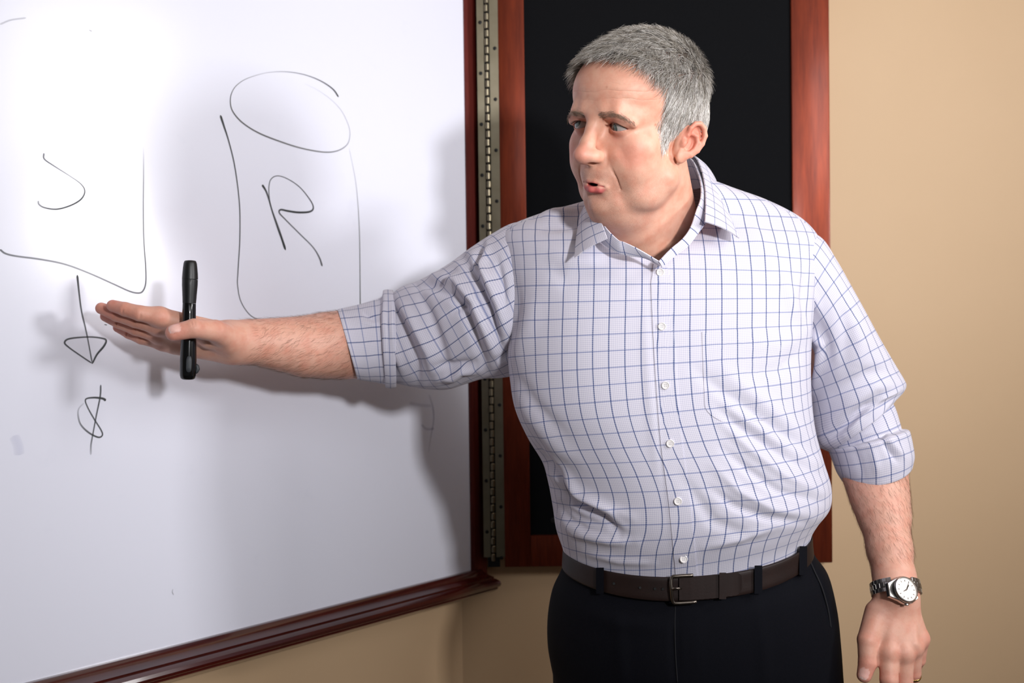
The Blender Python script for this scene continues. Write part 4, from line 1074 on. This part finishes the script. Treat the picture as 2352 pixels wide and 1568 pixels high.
# sleeves
def sleeve(name, rows, M, N, folds, rip, voff=0.0, parent=None, lip=None, shear=0.0, gain=1.0):
    V, th_, fw = loft(rows, M, N); u, v = ring_uv(V); u, v = u + 0.65 * abs(shear) * v, v + shear * u; V = ripple(fold(V, [(a, b, c * gain) for a, b, c in folds]), rip, 22, 9 + M)
    if lip:                                            # turn the end inwards so the cuff has thickness
        e = V[-1]; c = e.mean(0); ax_ = V[-1].mean(0) - V[-3].mean(0); ax_ /= np.linalg.norm(ax_)
        extra = [c + (e - c) * (1 - lip * .35) + ax_ * .0012, c + (e - c) * (1 - lip) + ax_ * .0002, c + (e - c) * (1 - lip * 1.15) - ax_ * .02]
        V = np.concatenate([V, np.array(extra)]); u = np.concatenate([u, np.repeat(u[-1:], 3, 0)]); v = np.concatenate([v, v[-1:] + np.array([[.001], [.002], [.02]]) * np.ones((1, N + 1))])
    M2 = len(V); Fq = grid_faces(M2, N)
    o = mesh_obj(name, V.reshape(-1, 3), Fq, M_SHIRT, None, True, uv=grid_uv(u, v + voff, M2, N), attrs={'yoke': ('FLOAT', np.full(M2 * N, -1.0))})
    pp(o, parent or shirt); return V
S = 2.15
RS_ROWS = [
 (1225, 515, 1240, 835, 1.452, .075, .07, S, 0), (1180, 513, 1208, 852, 1.455, .080, .075, S, 0), (1132, 534, 1188, 860, 1.46, .084, .078, S, 0),
 (1080, 566, 1150, 866, 1.475, .085, .078, S, 0), (1032, 603, 1110, 868, 1.49, .082, .076, S, 0), (992, 630, 1070, 880, 1.507, .080, .074, S, 0),
 (957, 650, 1030, 893, 1.523, .078, .072, S, 0), (926, 662, 985, 893, 1.54, .076, .070, S, 0), (904, 678, 942, 886, 1.555, .073, .068, S, 0),
 (888, 688, 915, 880, 1.562, .068, .066, S, 0), (872, 694, 890, 876, 1.567, .064, .062, S, 0)]
RS_FOLDS = [
 ([(1085, 585), (1120, 640), (1150, 700), (1165, 780)], 13, 6), ([(1060, 590), (1095, 650), (1125, 715), (1150, 800)], 10, -6.5),
 ([(1000, 635), (1050, 645), (1090, 690), (1120, 760), (1145, 830)], 13, 7), ([(985, 660), (1040, 680), (1075, 730), (1100, 800), (1120, 850)], 10, -5),
 ([(1120, 560), (1110, 610), (1130, 650)], 9, 4.5), ([(1105, 555), (1095, 600), (1105, 640)], 8, -4.5), ([(1140, 590), (1155, 660), (1160, 720)], 8, -3.5),
 ([(960, 665), (985, 720), (1010, 790), (1030, 850)], 12, -4), ([(920, 690), (950, 740), (985, 810), (1000, 870)], 13, 5), ([(905, 700), (925, 750), (955, 830), (960, 880)], 10, -4.5),
 ([(890, 740), (905, 790), (930, 860)], 10, 4), ([(1030, 720), (1065, 700), (1090, 700)], 9, -3.5), ([(1010, 870), (1040, 865), (1060, 850), (1100, 850)], 9, 6), ([(1000, 840), (1040, 840), (1090, 830)], 9, -4),
 ([(1040, 620), (1010, 650), (960, 660)], 8, -5), ([(1140, 830), (1165, 810), (1175, 780)], 9, -5)]
sleeve('sleeve', RS_ROWS, 150, 260, RS_FOLDS, 0.0013, shear=-0.24, gain=1.7)
RC_ROWS = [
 (896, 690, 905, 878, 1.560, .066, .062, S, 0), (904, 668, 910, 888, 1.560, .075, .068, S, 0), (893, 664, 899, 892, 1.560, .077, .070, S, 0), (880, 666, 886, 889, 1.560, .076, .069, S, 0),
 (874, 682, 884, 883, 1.558, .069, .066, S, 0), (845, 692, 866, 878, 1.552, .065, .062, S, 0), (812, 702, 845, 875, 1.544, .062, .060, S, 0), (777, 711, 823, 871, 1.533, .060, .057, S, 0)]
RC_FOLDS = [([(870, 735), (850, 728), (830, 715)], 7, -5), ([(874, 748), (850, 745), (815, 735)], 6, 3), ([(878, 700), (884, 760), (884, 850)], 5, 3), ([(875, 760), (850, 800), (840, 860)], 14, 2), ([(905, 690), (900, 740), (904, 800)], 7, 3)]
sleeve('cuff', RC_ROWS, 70, 160, RC_FOLDS, 0.0006, 0.004, lip=0.05)
LS_ROWS = [
 (1765, 665, 1795, 540, 1.445, .060, .060, S, 0), (1788, 692, 1846, 532, 1.447, .074, .072, S, 0), (1806, 722, 1887, 552, 1.45, .084, .079, S, 0), (1822, 752, 1918, 603, 1.455, .086, .080, S, 0),
 (1838, 785, 1947, 660, 1.462, .086, .080, S, 0), (1846, 822, 1977, 718, 1.470, .085, .079, S, 0), (1850, 862, 2007, 774, 1.478, .084, .078, S, 0), (1853, 905, 2040, 828, 1.486, .083, .077, S, 0),
 (1857, 950, 2068, 872, 1.493, .082, .076, S, 0), (1864, 990, 2074, 888, 1.497, .082, .075, S, 0), (1878, 1020, 2068, 904, 1.493, .081, .070, S, 0), (1903, 1034, 2054, 920, 1.489, .079, .066, S, 0)]
LS_FOLDS = [
 ([(1835, 750), (1870, 770), (1888, 790), (1880, 850), (1868, 900)], 10, 7), ([(1850, 790), (1862, 830), (1852, 890)], 10, -7), ([(1870, 700), (1895, 760), (1905, 830)], 12, -4), ([(1860, 660), (1880, 720), (1910, 780)], 12, 3.5),
 ([(2065, 885), (2010, 890), (1950, 930), (1890, 990)], 16, 4), ([(2050, 850), (1990, 860), (1920, 900)], 16, -3.5), ([(2040, 920), (1990, 935), (1930, 985), (1900, 1010)], 10, -5), ([(1960, 720), (1980, 790), (1970, 850)], 18, 3), ([(1930, 680), (1945, 760), (1935, 840)], 16, -2.5),
 ([(2072, 895), (2030, 915), (1985, 950), (1940, 1000)], 8, 5)]
sleeve('sleeve', LS_ROWS, 150, 260, LS_FOLDS, 0.0012, 0.011, gain=1.3, lip=0.10)
LC_ROWS = [
 (1896, 1000, 2034, 905, 1.490, .050, .056, S, 0), (1905, 1014, 2052, 935, 1.486, .053, .060, S, 0), (1909, 1028, 2062, 974, 1.482, .056, .060, S, 0), (1910, 1031, 2065, 984, 1.481, .057, .061, S, 0), (1907, 1033, 2077, 986, 1.479, .071, .065, S, 0), (1912, 1044, 2082, 1000, 1.478, .071, .065, S, 0), (1918, 1060, 2086, 1020, 1.476, .070, .064, S, 0),
 (1927, 1085, 2090, 1045, 1.473, .067, .062, S, 0), (1940, 1107, 2088, 1062, 1.470, .060, .057, S, .012)]
LC_FOLDS = [([(2070, 990), (2035, 1000), (2000, 1005), (1960, 1015)], 7, 4), ([(2040, 1005), (2060, 1030), (2075, 1050)], 7, 4), ([(2025, 1010), (2045, 1040), (2060, 1060)], 6, -4), ([(2000, 1020), (2010, 1060), (2015, 1090)], 10, 2.5), ([(1960, 1020), (1975, 1060), (1985, 1100)], 9, -2)]
sleeve('cuff', LC_ROWS, 80, 160, LC_FOLDS, 0.0006, 0.006, lip=0.05)

# collar: leaf and stand, each a ruled strip between two drawn curves
def ruled(name, top, bot, n, m_, bulge, thick, uo, parent):
    A = catmull(np.array([P(*q) for q in top]), n); B = catmull(np.array([P(*q) for q in bot]), n); t = np.linspace(0, 1, m_)
    G = A[:, None] + (B - A)[:, None] * t[None, :, None]
    T = np.gradient(A, axis=0); nrm = np.cross(B - A, T); nrm /= np.linalg.norm(nrm, axis=1)[:, None] + 1e-9
    cen_ = A.mean(0); out = np.sign((nrm * (A - cen_)).sum(1)); out[out == 0] = 1
    if (nrm * (A - cen_)).sum() < 0: nrm = -nrm
    G = G + nrm[:, None] * (np.sin(t * math.pi) * bulge)[None, :, None]
    G2 = G - nrm[:, None] * thick
    V = np.concatenate([G.reshape(-1, 3), G2.reshape(-1, 3)]); k0 = n * m_
    Fq = list(map(list, grid_faces(n, m_, False))); Fq += [[k0 + i for i in f[::-1]] for f in Fq[:(n - 1) * (m_ - 1)]]
    rim = [j for j in range(m_)] + [i * m_ + m_ - 1 for i in range(1, n)] + [(n - 1) * m_ + j for j in range(m_ - 2, -1, -1)] + [i * m_ for i in range(n - 2, 0, -1)]
    for a, b in zip(rim, rim[1:] + rim[:1]): Fq.append([a, b, k0 + b, k0 + a])
    Fq = np.array(Fq)
    s = np.concatenate([[0], np.cumsum(np.linalg.norm(np.diff((A + B) / 2, axis=0), axis=1))]); w_ = np.linalg.norm(B - A, axis=1)
    U = np.stack([np.repeat(s[:, None], m_, 1) + uo, w_[:, None] * t[None] + .006], -1).reshape(-1, 2); U = np.concatenate([U, U])
    o = mesh_obj(name, V, Fq, M_SHIRT, None, False, uv=U[Fq].reshape(-1, 2), attrs={'yoke': ('FLOAT', np.full(len(V), -1.0))}); autosmooth(o, 50)
    pp(o, parent); return o
leaf_top = [(1394, 547, 1.268), (1384, 520, 1.282), (1372, 488, 1.305), (1372, 450, 1.36), (1410, 410, 1.44), (1490, 375, 1.482), (1560, 355, 1.475), (1594, 356, 1.44), (1611, 385, 1.40), (1620, 425, 1.352), (1622, 465, 1.308), (1620, 508, 1.272)]
leaf_bot = [(1319, 592, 1.290), (1322, 555, 1.315), (1328, 515, 1.345), (1338, 480, 1.40), (1390, 445, 1.475), (1490, 415, 1.525), (1590, 392, 1.52), (1636, 402, 1.47), (1650, 428, 1.43), (1668, 470, 1.385), (1684, 512, 1.338), (1698, 546, 1.302)]
ruled('collar', leaf_top, leaf_bot, 110, 14, 0.003, 0.0016, 0.003, shirt)
st_top = [(1512, 600, 1.266), (1464, 572, 1.272), (1434, 557, 1.276), (1416, 549, 1.279), (1385, 515, 1.292), (1378, 480, 1.32), (1382, 450, 1.365), (1415, 412, 1.435), (1490, 380, 1.475), (1558, 362, 1.468), (1588, 364, 1.435), (1603, 392, 1.398), (1611, 425, 1.352), (1610, 456, 1.316), (1600, 483, 1.296), (1587, 521, 1.281), (1568, 548, 1.275), (1541, 571, 1.270), (1513, 600, 1.264)]
st_bot = [(1516, 612, 1.270), (1482, 594, 1.276), (1444, 588, 1.282), (1414, 578, 1.286), (1380, 556, 1.305), (1362, 520, 1.335), (1362, 490, 1.39), (1400, 480, 1.455), (1490, 460, 1.495), (1575, 440, 1.49), (1618, 430, 1.45), (1634, 440, 1.415), (1642, 462, 1.37), (1640, 492, 1.33), (1624, 510, 1.300), (1604, 536, 1.286), (1583, 563, 1.278), (1553, 587, 1.272), (1521, 614, 1.266)]
ruled('collar_stand', st_top, st_bot, 130, 10, 0.001, 0.0015, 0.012, shirt)

# ------------------------------------------------------------------ trousers, belt, shoes
k = NT('navy_wool'); co = k.n('ShaderNodeTexCoord').outputs['Object']; wv = k.noise(co, 700, 2, 0.6)
k.set(Base_Color=k.mix(wv, lin(7, 8, 13), lin(14, 15, 22)), Roughness=0.85, Specular_IOR_Level=0.1); k.bump(wv, 0.25, 0.0004); M_WOOL = k.mat
k = NT('brown_leather'); co = k.n('ShaderNodeTexCoord').outputs['Object']; wv = k.noise(co, 350, 4, 0.6)
k.set(Base_Color=k.mix(k.noise(co, 25, 4), lin(20, 11, 9), lin(36, 20, 16)), Roughness=0.55, Specular_IOR_Level=0.3); k.bump(wv, 0.2, 0.0005); M_LEATHER = k.mat
M_STEEL = plain('brushed_steel', (196, 194, 190), 0.28, 1.0, var=0.08, nscale=200)
M_PEWTER = plain('pewter_buckle', (120, 112, 104), 0.3, 1.0)
M_SHOE = plain('black_shoe_leather', (20, 18, 18), 0.3)
H_ROWS = [
 (1299, 1290, 1850, 1243, 1.440, .134, .130, 2.2, .024), (1286, 1320, 1866, 1272, 1.440, .142, .136, 2.2, .026), (1268, 1360, 1893, 1312, 1.442, .146, .142, 2.2, .022),
 (1258, 1420, 1912, 1390, 1.445, .146, .148, 2.2, .014), (1258, 1480, 1921, 1470, 1.448, .142, .150, 2.2, .006), (1266, 1530, 1926, 1530, 1.45, .136, .148, 2.2, 0),
 (1280, 1590, 1930, 1590, 1.45, .128, .140, 2.2, 0), (1300, 1660, 1925, 1660, 1.45, .118, .130, 2.3, 0), (1330, 1740, 1900, 1740, 1.45, .10, .11, 2.3, 0)]
Vt, _, _ = loft(H_ROWS, 110, 200)
H_FOLDS = [([(1555, 1390), (1552, 1480), (1555, 1568)], 7, -3), ([(1600, 1390), (1605, 1480), (1600, 1560)], 7, 1.5), ([(1860, 1290), (1890, 1360), (1905, 1440)], 6, -2.5), ([(1600, 1400), (1700, 1370), (1800, 1320)], 16, 2), ([(1330, 1400), (1420, 1430), (1530, 1440)], 20, 2), ([(1420, 1400), (1425, 1500), (1430, 1600)], 14, 2.5), ([(1740, 1380), (1755, 1500), (1760, 1600)], 14, 2.5)]
Vt = fold(Vt, H_FOLDS)
mbV = [Vt.reshape(-1, 3)]; mbF = [grid_faces(110, 200)]; off = 110 * 200
for (a, b) in LEG:                                       # the two legs, with a crease down the front
    zs = np.array([.93, .80, .65, .50, .35, .20, .10, .065]); rr = np.array([.112, .106, .096, .086, .080, .076, .075, .075]); n_ = 48
    cx = np.interp(zs, [.1, .88], [b[0], a[0]]); cy = np.interp(zs, [.1, .88], [b[1], a[1]]); R_ = catmull(np.stack([cx, cy, zs, rr], 1), 60); tt = np.linspace(0, 2 * math.pi, n_, endpoint=False)
    cr = 1 + 0.05 * np.exp(-((tt - 1.5 * math.pi) / .12) ** 2)
    br = 1 + 0.04 * np.sin(R_[:, 2] * 90)[:, None] * np.exp(-R_[:, 2] / .1)[:, None]
    V = np.stack([R_[:, 0][:, None] + R_[:, 3][:, None] * np.cos(tt) * cr * br, R_[:, 1][:, None] + R_[:, 3][:, None] * np.sin(tt) * cr * br, np.repeat(R_[:, 2][:, None], n_, 1)], -1)
    mbV.append(V.reshape(-1, 3)); mbF.append(grid_faces(60, n_) + off); off += 60 * n_
o = mesh_obj('trousers', np.concatenate(mbV), np.concatenate(mbF), M_WOOL, None, True); o['label'] = 'dark navy wool trousers'; pp(o); trousers = o
M_SEAM = plain('navy_thread', (14, 14, 20), 0.9)

B_ROWS = [(1294, 1262, 1853, 1216, 1.440, .150, .139, 2.2, .020), (1293, 1264, 1854, 1218, 1.440, .153, .141, 2.2, .021), (1292, 1280, 1855, 1234, 1.440, .153, .141, 2.2, .024), (1291, 1301, 1857, 1254, 1.440, .153, .141, 2.2, .026), (1292, 1303, 1856, 1256, 1.440, .149, .138, 2.2, .026)]
Vb, _, _ = loft(B_ROWS, 16, 220)
belt = mesh_obj('belt', Vb.reshape(-1, 3), grid_faces(16, 220), M_LEATHER, None, True); autosmooth(belt, 45); belt['label'] = 'dark brown leather belt'; pp(belt)
bp = Vb[:, 55:165].reshape(-1, 3); bpx = proj(bp)
def on_belt(u, v, off):
    i = np.argpartition(((bpx[:, :2] - (u, v)) ** 2).sum(1), 4)[:4]; d = bpx[i, 2].mean(); return P(u, v, d - off)
def strap(pts, name, mat, half, thick, par, off=.002):
    """a flat leather strip following pixel points (u, vtop, vbottom) on the belt"""
    V = []
    for u, a, b in pts:
        for dd in (off, off + thick): V += [on_belt(u, a, dd), on_belt(u, b, dd)]
    n_ = len(pts); Fc = []
    for i in range(n_ - 1):
        q, w_ = i * 4, i * 4 + 4; Fc += [[q + 2, q + 3, w_ + 3, w_ + 2], [q, q + 2, w_ + 2, w_], [q + 1, w_ + 1, w_ + 3, q + 3], [q, w_, w_ + 1, q + 1]]
    Fc += [[0, 1, 3, 2], [4 * n_ - 4, 4 * n_ - 2, 4 * n_ - 1, 4 * n_ - 3]]
    o = MB().add(V, Fc).build(name, mat); autosmooth(o); pp(o, par); return o
def beltv(u):                                           # top and bottom of the belt at a pixel column
    c = bpx[(np.abs(bpx[:, 0] - u) < 7)][:, 1]; return c.min(), c.max()
pt = []
for u in np.linspace(1560, 1708, 26):
    a, b = beltv(u); e = max(0, (u - 1690) / 18); pt.append((u, a + 2 + 18 * e ** 2, b - 2 - 18 * e ** 2))
strap(pt, 'belt_tip', M_LEATHER, 0, .003, belt)
for u in (1660,):
    a, b = beltv(u); strap([(u - 8, a - 2, b + 2), (u, a - 2, b + 2), (u + 8, a - 2, b + 2)], 'keeper_loop', M_LEATHER, 0, .002, belt, .0055)
for u0_ in (1378, 1742, 1845):
    a, b = beltv(u0_); strap([(u0_ - 9, a - 3, b + 6), (u0_, a - 3, b + 6), (u0_ + 9, a - 3, b + 6)], 'belt_loop', M_WOOL, 0, .002, trousers, .004)
# buckle: rounded open frame, bar and prong
a, b = beltv(1575)
fr = [(1592, a - 3), (1556, a - 1), (1543, a + 3), (1542, (a + b) / 2), (1546, b + 1), (1558, b + 5), (1600, b + 2)]
pts = catmull(np.array([on_belt(u, v, .0065) for u, v in fr]), 40)
buckle = MB().tube(pts, .0023, 10).build('buckle', M_PEWTER, smooth=True); pp(buckle, belt)
o = MB().tube([on_belt(1543, (a + b) / 2, .008), on_belt(1556, (a + b) / 2 - 1, .0095), on_belt(1566, (a + b) / 2 - 1, .006)], [.0016, .0016, .0012], 8).build('buckle_prong', M_PEWTER, smooth=True); pp(o, belt)
for u in (1410, 1470, 1504, 1522):
    a, b = beltv(u); c = on_belt(u, (a + b) / 2, .0004); o = MB().tube([c, c + np.array([0, -.0006, 0])], [.0019, .0017], 10).build('belt_hole', M_GAP); pp(o, belt)
# trouser pocket welt and fly seam
def ribbon_on(px, name, w_):
    fpp = Vt[:, 50:150].reshape(-1, 3); fx = proj(fpp); pts = []
    for u, v in px:
        i = np.argpartition(((fx[:, :2] - (u, v)) ** 2).sum(1), 4)[:4]; pts.append(P(u, v, fx[i, 2].mean() - .001))
    o = MB().tube(catmull(np.array(pts), 40), w_, 6).build(name, M_SEAM, smooth=True); pp(o, trousers)
ribbon_on([(1858, 1282), (1870, 1310), (1888, 1350), (1902, 1400), (1908, 1440)], 'pocket_welt', .0012)
ribbon_on([(1551, 1392), (1550, 1450), (1552, 1510), (1556, 1566)], 'fly_seam', .0008)

for (a, b) in LEG:                                       # shoes: sole, upper and heel lofted from outlines
    cx, cy = b; fx_ = np.array([-.08 if cx < .25 else .02, -1.0]); fx_ /= np.linalg.norm(fx_); sx_ = np.array([-fx_[1], fx_[0]])
    tt = np.linspace(0, 2 * math.pi, 40, endpoint=False); V = []
    def outline(s, l0, l1, w_): 
        y = np.cos(tt); x = np.sin(tt); ln = np.where(y > 0, l1, l0) * y; wd = w_ * x * (1 - 0.18 * np.clip(-y, 0, 1)) ; return ln * s, wd * s
    for z, s, sh in ((0, .98, 0), (.012, 1.0, 0), (.02, 1.0, 0), (.026, .96, 0), (.045, .93, 0), (.062, .82, -.008), (.078, .62, -.03), (.092, .50, -.05), (.105, .46, -.055)):
        ln, wd = outline(s, .10, .20, .048); ln = ln + sh
        V.append(np.stack([cx + fx_[0] * ln + sx_[0] * wd, cy + fx_[1] * ln + sx_[1] * wd, np.full(40, z)], -1))
    V = np.array(V); Fc = list(map(list, grid_faces(9, 40))) + [list(range(40))[::-1], [8 * 40 + j for j in range(40)]]
    o = mesh_obj('shoe', V.reshape(-1, 3), Fc, M_SHOE, None, True); autosmooth(o, 50); pp(o)

# ------------------------------------------------------------------ wristwatch and ring
wc = P(2083, 1353, 1.333); wax = P(2062, 1380, 1.368) - P(2048, 1300, 1.39); wax /= np.linalg.norm(wax)      # down the arm
wn = np.array([0.30, -1.0, 0.12]); wn = wn - wax * (wn @ wax); wn /= np.linalg.norm(wn); ws = np.cross(wax, wn); ws = -ws if ws[0] > 0 else ws   # ws to the image left
_o = [(.0186 * math.cos(t), .0186 * math.sin(t)) for t in np.linspace(0, 2 * math.pi, 48, endpoint=False)]
_o = [(x, y) for x, y in _o if abs(x) < .0128] + [(sx * .0225, sy * .0088) for sx in (-1, 1) for sy in (-1, 1)]
_o.sort(key=lambda q: math.atan2(q[1], q[0])); mb = MB(); nO = len(_o)
V = [wc + wn * h + (ws * x + wax * y) * k_ - wn * (max(0, abs(x) - .013) * 0.5) for h, k_ in ((-.010, .94), (-.0092, .99), (-.0042, 1.0), (-.0030, .96)) for x, y in _o]
mb.add(V, [[i * nO + j, i * nO + (j + 1) % nO, (i + 1) * nO + (j + 1) % nO, (i + 1) * nO + j] for i in range(3) for j in range(nO)] + [list(range(nO)), [3 * nO + j for j in range(nO)]])
watch = mb.build('wristwatch', M_STEEL); autosmooth(watch, 30); watch['label'] = 'steel wristwatch with pale dial and link bracelet'; pp(watch)
mb, _, _ = disc(wc - wn * .0034, wn, wax, [(.0178, 0), (.0178, .0016), (.0168, .0036), (.0156, .0040), (.0150, .0022)], 40)
o = mb.build('bezel', M_STEEL); autosmooth(o, 30); pp(o, watch)
k = NT('silver_dial'); co = k.n('ShaderNodeTexCoord').outputs['Object']
k.set(Base_Color=k.mix(k.noise(co, 90, 2), lin(226, 214, 204), lin(240, 230, 222)), Metallic=0.05, Roughness=0.35); M_DIAL = k.mat
mb, _, _ = disc(wc - wn * .0016, wn, wax, [(.0154, 0), (.0154, .0005), (.001, .00055)], 40); o = mb.build('dial', M_DIAL); pp(o, watch)
M_DARK = plain('dark_marker', (60, 54, 50), 0.3, 0.8)
right_ = -ws
def dialpt(ang, r_, h): return wc - wn * .0010 + wn * h + r_ * (math.cos(ang) * (-ws) * 1.0 + math.sin(ang) * (-wax))
for i in range(12):
    a_ = i * math.pi / 6; o = MB().tube([dialpt(a_, .0106, 0), dialpt(a_, .0130, 0)], .00042, 6).build('hour_marker', M_DARK); pp(o, watch)
for a_, l_, r_ in ((math.radians(52), .0078, .00055), (math.radians(208), .0058, .0006), (math.radians(60), .0112, .0003)):
    o = MB().tube([dialpt(a_ + math.pi, .0018, .0006), dialpt(a_, l_ * .6, .0006), dialpt(a_, l_, .0006)], [r_, r_, r_ * .5], 6).build('watch_hand', M_DARK); pp(o, watch)
o = MB().tube([wc - wn * .0062 + wax * .0172, wc - wn * .0062 + wax * .0198, wc - wn * .0062 + wax * .0204], [.0026, .0027, .0022], 14).build('crown', M_STEEL, smooth=False); autosmooth(o); pp(o, watch)
# bracelet links round the wrist, three columns per row
wr_c = P(2057, 1352, 1.3715); 
def bracelet_path(n_):
    """ellipse round the wrist in the plane across the arm, starting at the case"""
    c0 = wr_c; a_ = ws; b_ = wn; A_, B_ = .0320, .0318
    rel = wc - wn * .006 - c0; ph0 = math.atan2((rel @ b_) / B_, (rel @ a_) / A_)
    t = np.linspace(ph0, ph0 + 2 * math.pi, 400); p = c0 + np.outer(np.cos(t) * A_, a_) + np.outer(np.sin(t) * B_, b_)
    s_ = np.concatenate([[0], np.cumsum(np.linalg.norm(np.diff(p, axis=0), axis=1))]); q = np.linspace(.0168, s_[-1] - .0168, n_)
    return np.stack([np.interp(q, s_, p[:, i]) for i in range(3)], 1), c0
path, c0 = bracelet_path(27)
for i in range(len(path)):
    t_ = (path[min(i + 1, len(path) - 1)] - path[max(i - 1, 0)]); hl = np.linalg.norm(t_) / (2 if 0 < i < len(path) - 1 else 1); t_ /= np.linalg.norm(t_)
    o_ = path[i] - c0; o_ = o_ - t_ * (o_ @ t_) - wax * (o_ @ wax); o_ /= np.linalg.norm(o_)
    wsc = 1.0 - 0.16 * min(i, len(path) - 1 - i) / 13
    for col_, (y0_, hw) in enumerate(((-.0063, .0027), (0, .0034), (.0063, .0027))):
        sh = hl * .5 if col_ == 1 else 0
        o = MB().box(path[i] + wax * y0_ * wsc + t_ * sh, t_ * hl * .47, wax * hw * wsc, o_ * .0012, .0004).build('bracelet_link', M_STEEL); pp(o, watch)
for sg in (-1, 1):                                       # lugs
    for e in (-1, 1):
        continue
        o = MB().tube([wc - wn * .0055 + ws * sg * .0125 + wax * e * .0105, wc - wn * .0068 + ws * sg * .0178 + wax * e * .0088, wc - wn * .0100 + ws * sg * .0205 + wax * e * .0086], [.0030, .0024, .0014], 8).build('lug', M_STEEL, smooth=True); pp(o, watch)
M_GOLD = plain('gold', (232, 190, 110), 0.18, 1.0)
ra, rb = P(2097.5, 1541, 1.3615), P(2092, 1556, 1.368); t_ = (rb - ra) / np.linalg.norm(rb - ra); a_ = np.cross(t_, [0, 1.0, 0]); a_ /= np.linalg.norm(a_); b_ = np.cross(t_, a_)
tt = np.linspace(0, 2 * math.pi, 37); prof = [(.0, -.0022), (.0008, -.0014), (.001, 0), (.0008, .0014), (.0, .0022), (-.0006, 0)]; V = []; rc0 = (ra + rb) / 2
for x in tt[:-1]:
    d_ = math.cos(x) * a_ + math.sin(x) * b_
    for dr, ds in prof: V.append(rc0 + d_ * (.0112 + dr) + t_ * ds)
Fc = [[i * 6 + j, i * 6 + (j + 1) % 6, ((i + 1) % 36) * 6 + (j + 1) % 6, ((i + 1) % 36) * 6 + j] for i in range(36) for j in range(6)]
o = MB().add(V, Fc).build('wedding_ring', M_GOLD, smooth=True); pp(o)

# ------------------------------------------------------------------ presenter pen held between thumb and palm
k = NT('black_plastic'); co = k.n('ShaderNodeTexCoord').outputs['Object']; g = k.noise(co, 900, 2)
k.set(Base_Color=k.mix(g, lin(14, 15, 16), lin(20, 21, 23)), Roughness=0.42); k.bump(g, 0.1, 0.0002); M_PLAST = k.mat
M_GLOSS = plain('glossy_black_plastic', (9, 10, 11), 0.16); M_RUB = plain('grey_rubber', (46, 50, 54), 0.55)
PD = 1.3425
pen = empty('presenter_pen', tuple(P(432, 870, PD))); tag(pen, 'black pen-shaped presentation remote held upright between thumb and palm', 'remote')
def lathe(pts, name, mat, seg=28, cap=True):
    c = np.array([P(u, v, PD) for u, v, r_ in pts]); o = MB().tube(c, [r_ / F * PD for u, v, r_ in pts], seg, cap).build(name, mat); autosmooth(o, 40); set_parent(o, pen); return o
lathe([(437, 599, 8), (437, 598.5, 11), (437, 600, 13.2), (437, 605, 14.8), (436.8, 615, 16), (436.6, 630, 17.3), (436.4, 641, 17.8)], 'cap', M_PLAST)
lathe([(436.4, 641, 17.2), (436.3, 642, 17.6), (436, 655, 17.4), (435.5, 672, 16.3), (435, 690, 15.3), (434.7, 696, 15.0)], 'upper_barrel', M_PLAST)
lathe([(434.7, 696, 14.6), (434.6, 697, 15.0), (434.2, 720, 15.2), (433.6, 750, 16), (433, 790, 17.4), (432.3, 825, 18.4), (431.8, 850, 18.4), (431.6, 862, 17.8), (431.5, 868, 16.2), (431.4, 871, 13), (431.4, 872, 8)], 'lower_barrel', M_GLOSS)
lathe([(437, 597.8, 6.5), (437, 599, 7.5), (437, 600.5, 7.5)], 'lens_ring', M_RUB)
ctr = P(434, 836, PD - .0100); ax_ = P(431.5, 868, PD) - P(434, 800, PD); ax_ /= np.linalg.norm(ax_); out_ = (CAMP - ctr); out_ -= ax_ * (out_ @ ax_); out_ /= np.linalg.norm(out_); sd_ = np.cross(ax_, out_)
V = []; sg_ = 28
for s_, h_ in ((1.0, -.002), (1.0, .0008), (.86, .0018), (.4, .0022)):
    for j in range(sg_):
        t = 2 * math.pi * j / sg_; cx_, sy_ = math.cos(t), math.sin(t)
        V.append(ctr + out_ * h_ + sd_ * (np.sign(cx_) * abs(cx_) ** .7 * .0036 * s_) + ax_ * (np.sign(sy_) * abs(sy_) ** .55 * .0108 * s_))
Fc = [[i * sg_ + j, i * sg_ + (j + 1) % sg_, (i + 1) * sg_ + (j + 1) % sg_, (i + 1) * sg_ + j] for i in range(3) for j in range(sg_)] + [[3 * sg_ + j for j in range(sg_)]]
o = MB().add(V, Fc).build('button', M_RUB); autosmooth(o, 40); set_parent(o, pen)
sd2 = -sd_ if (sd_ @ CR) < 0 else sd_
o = MB().tube([P(432.5, 836, PD) + sd2 * .0088, P(432.4, 840, PD) + sd2 * .0112, P(432, 847, PD) + sd2 * .0122, P(431.8, 853, PD) + sd2 * .0108, P(431.7, 857, PD) + sd2 * .0085], [.002, .0028, .0030, .0026, .0018], 12).build('side_button', M_RUB, smooth=True); set_parent(o, pen)
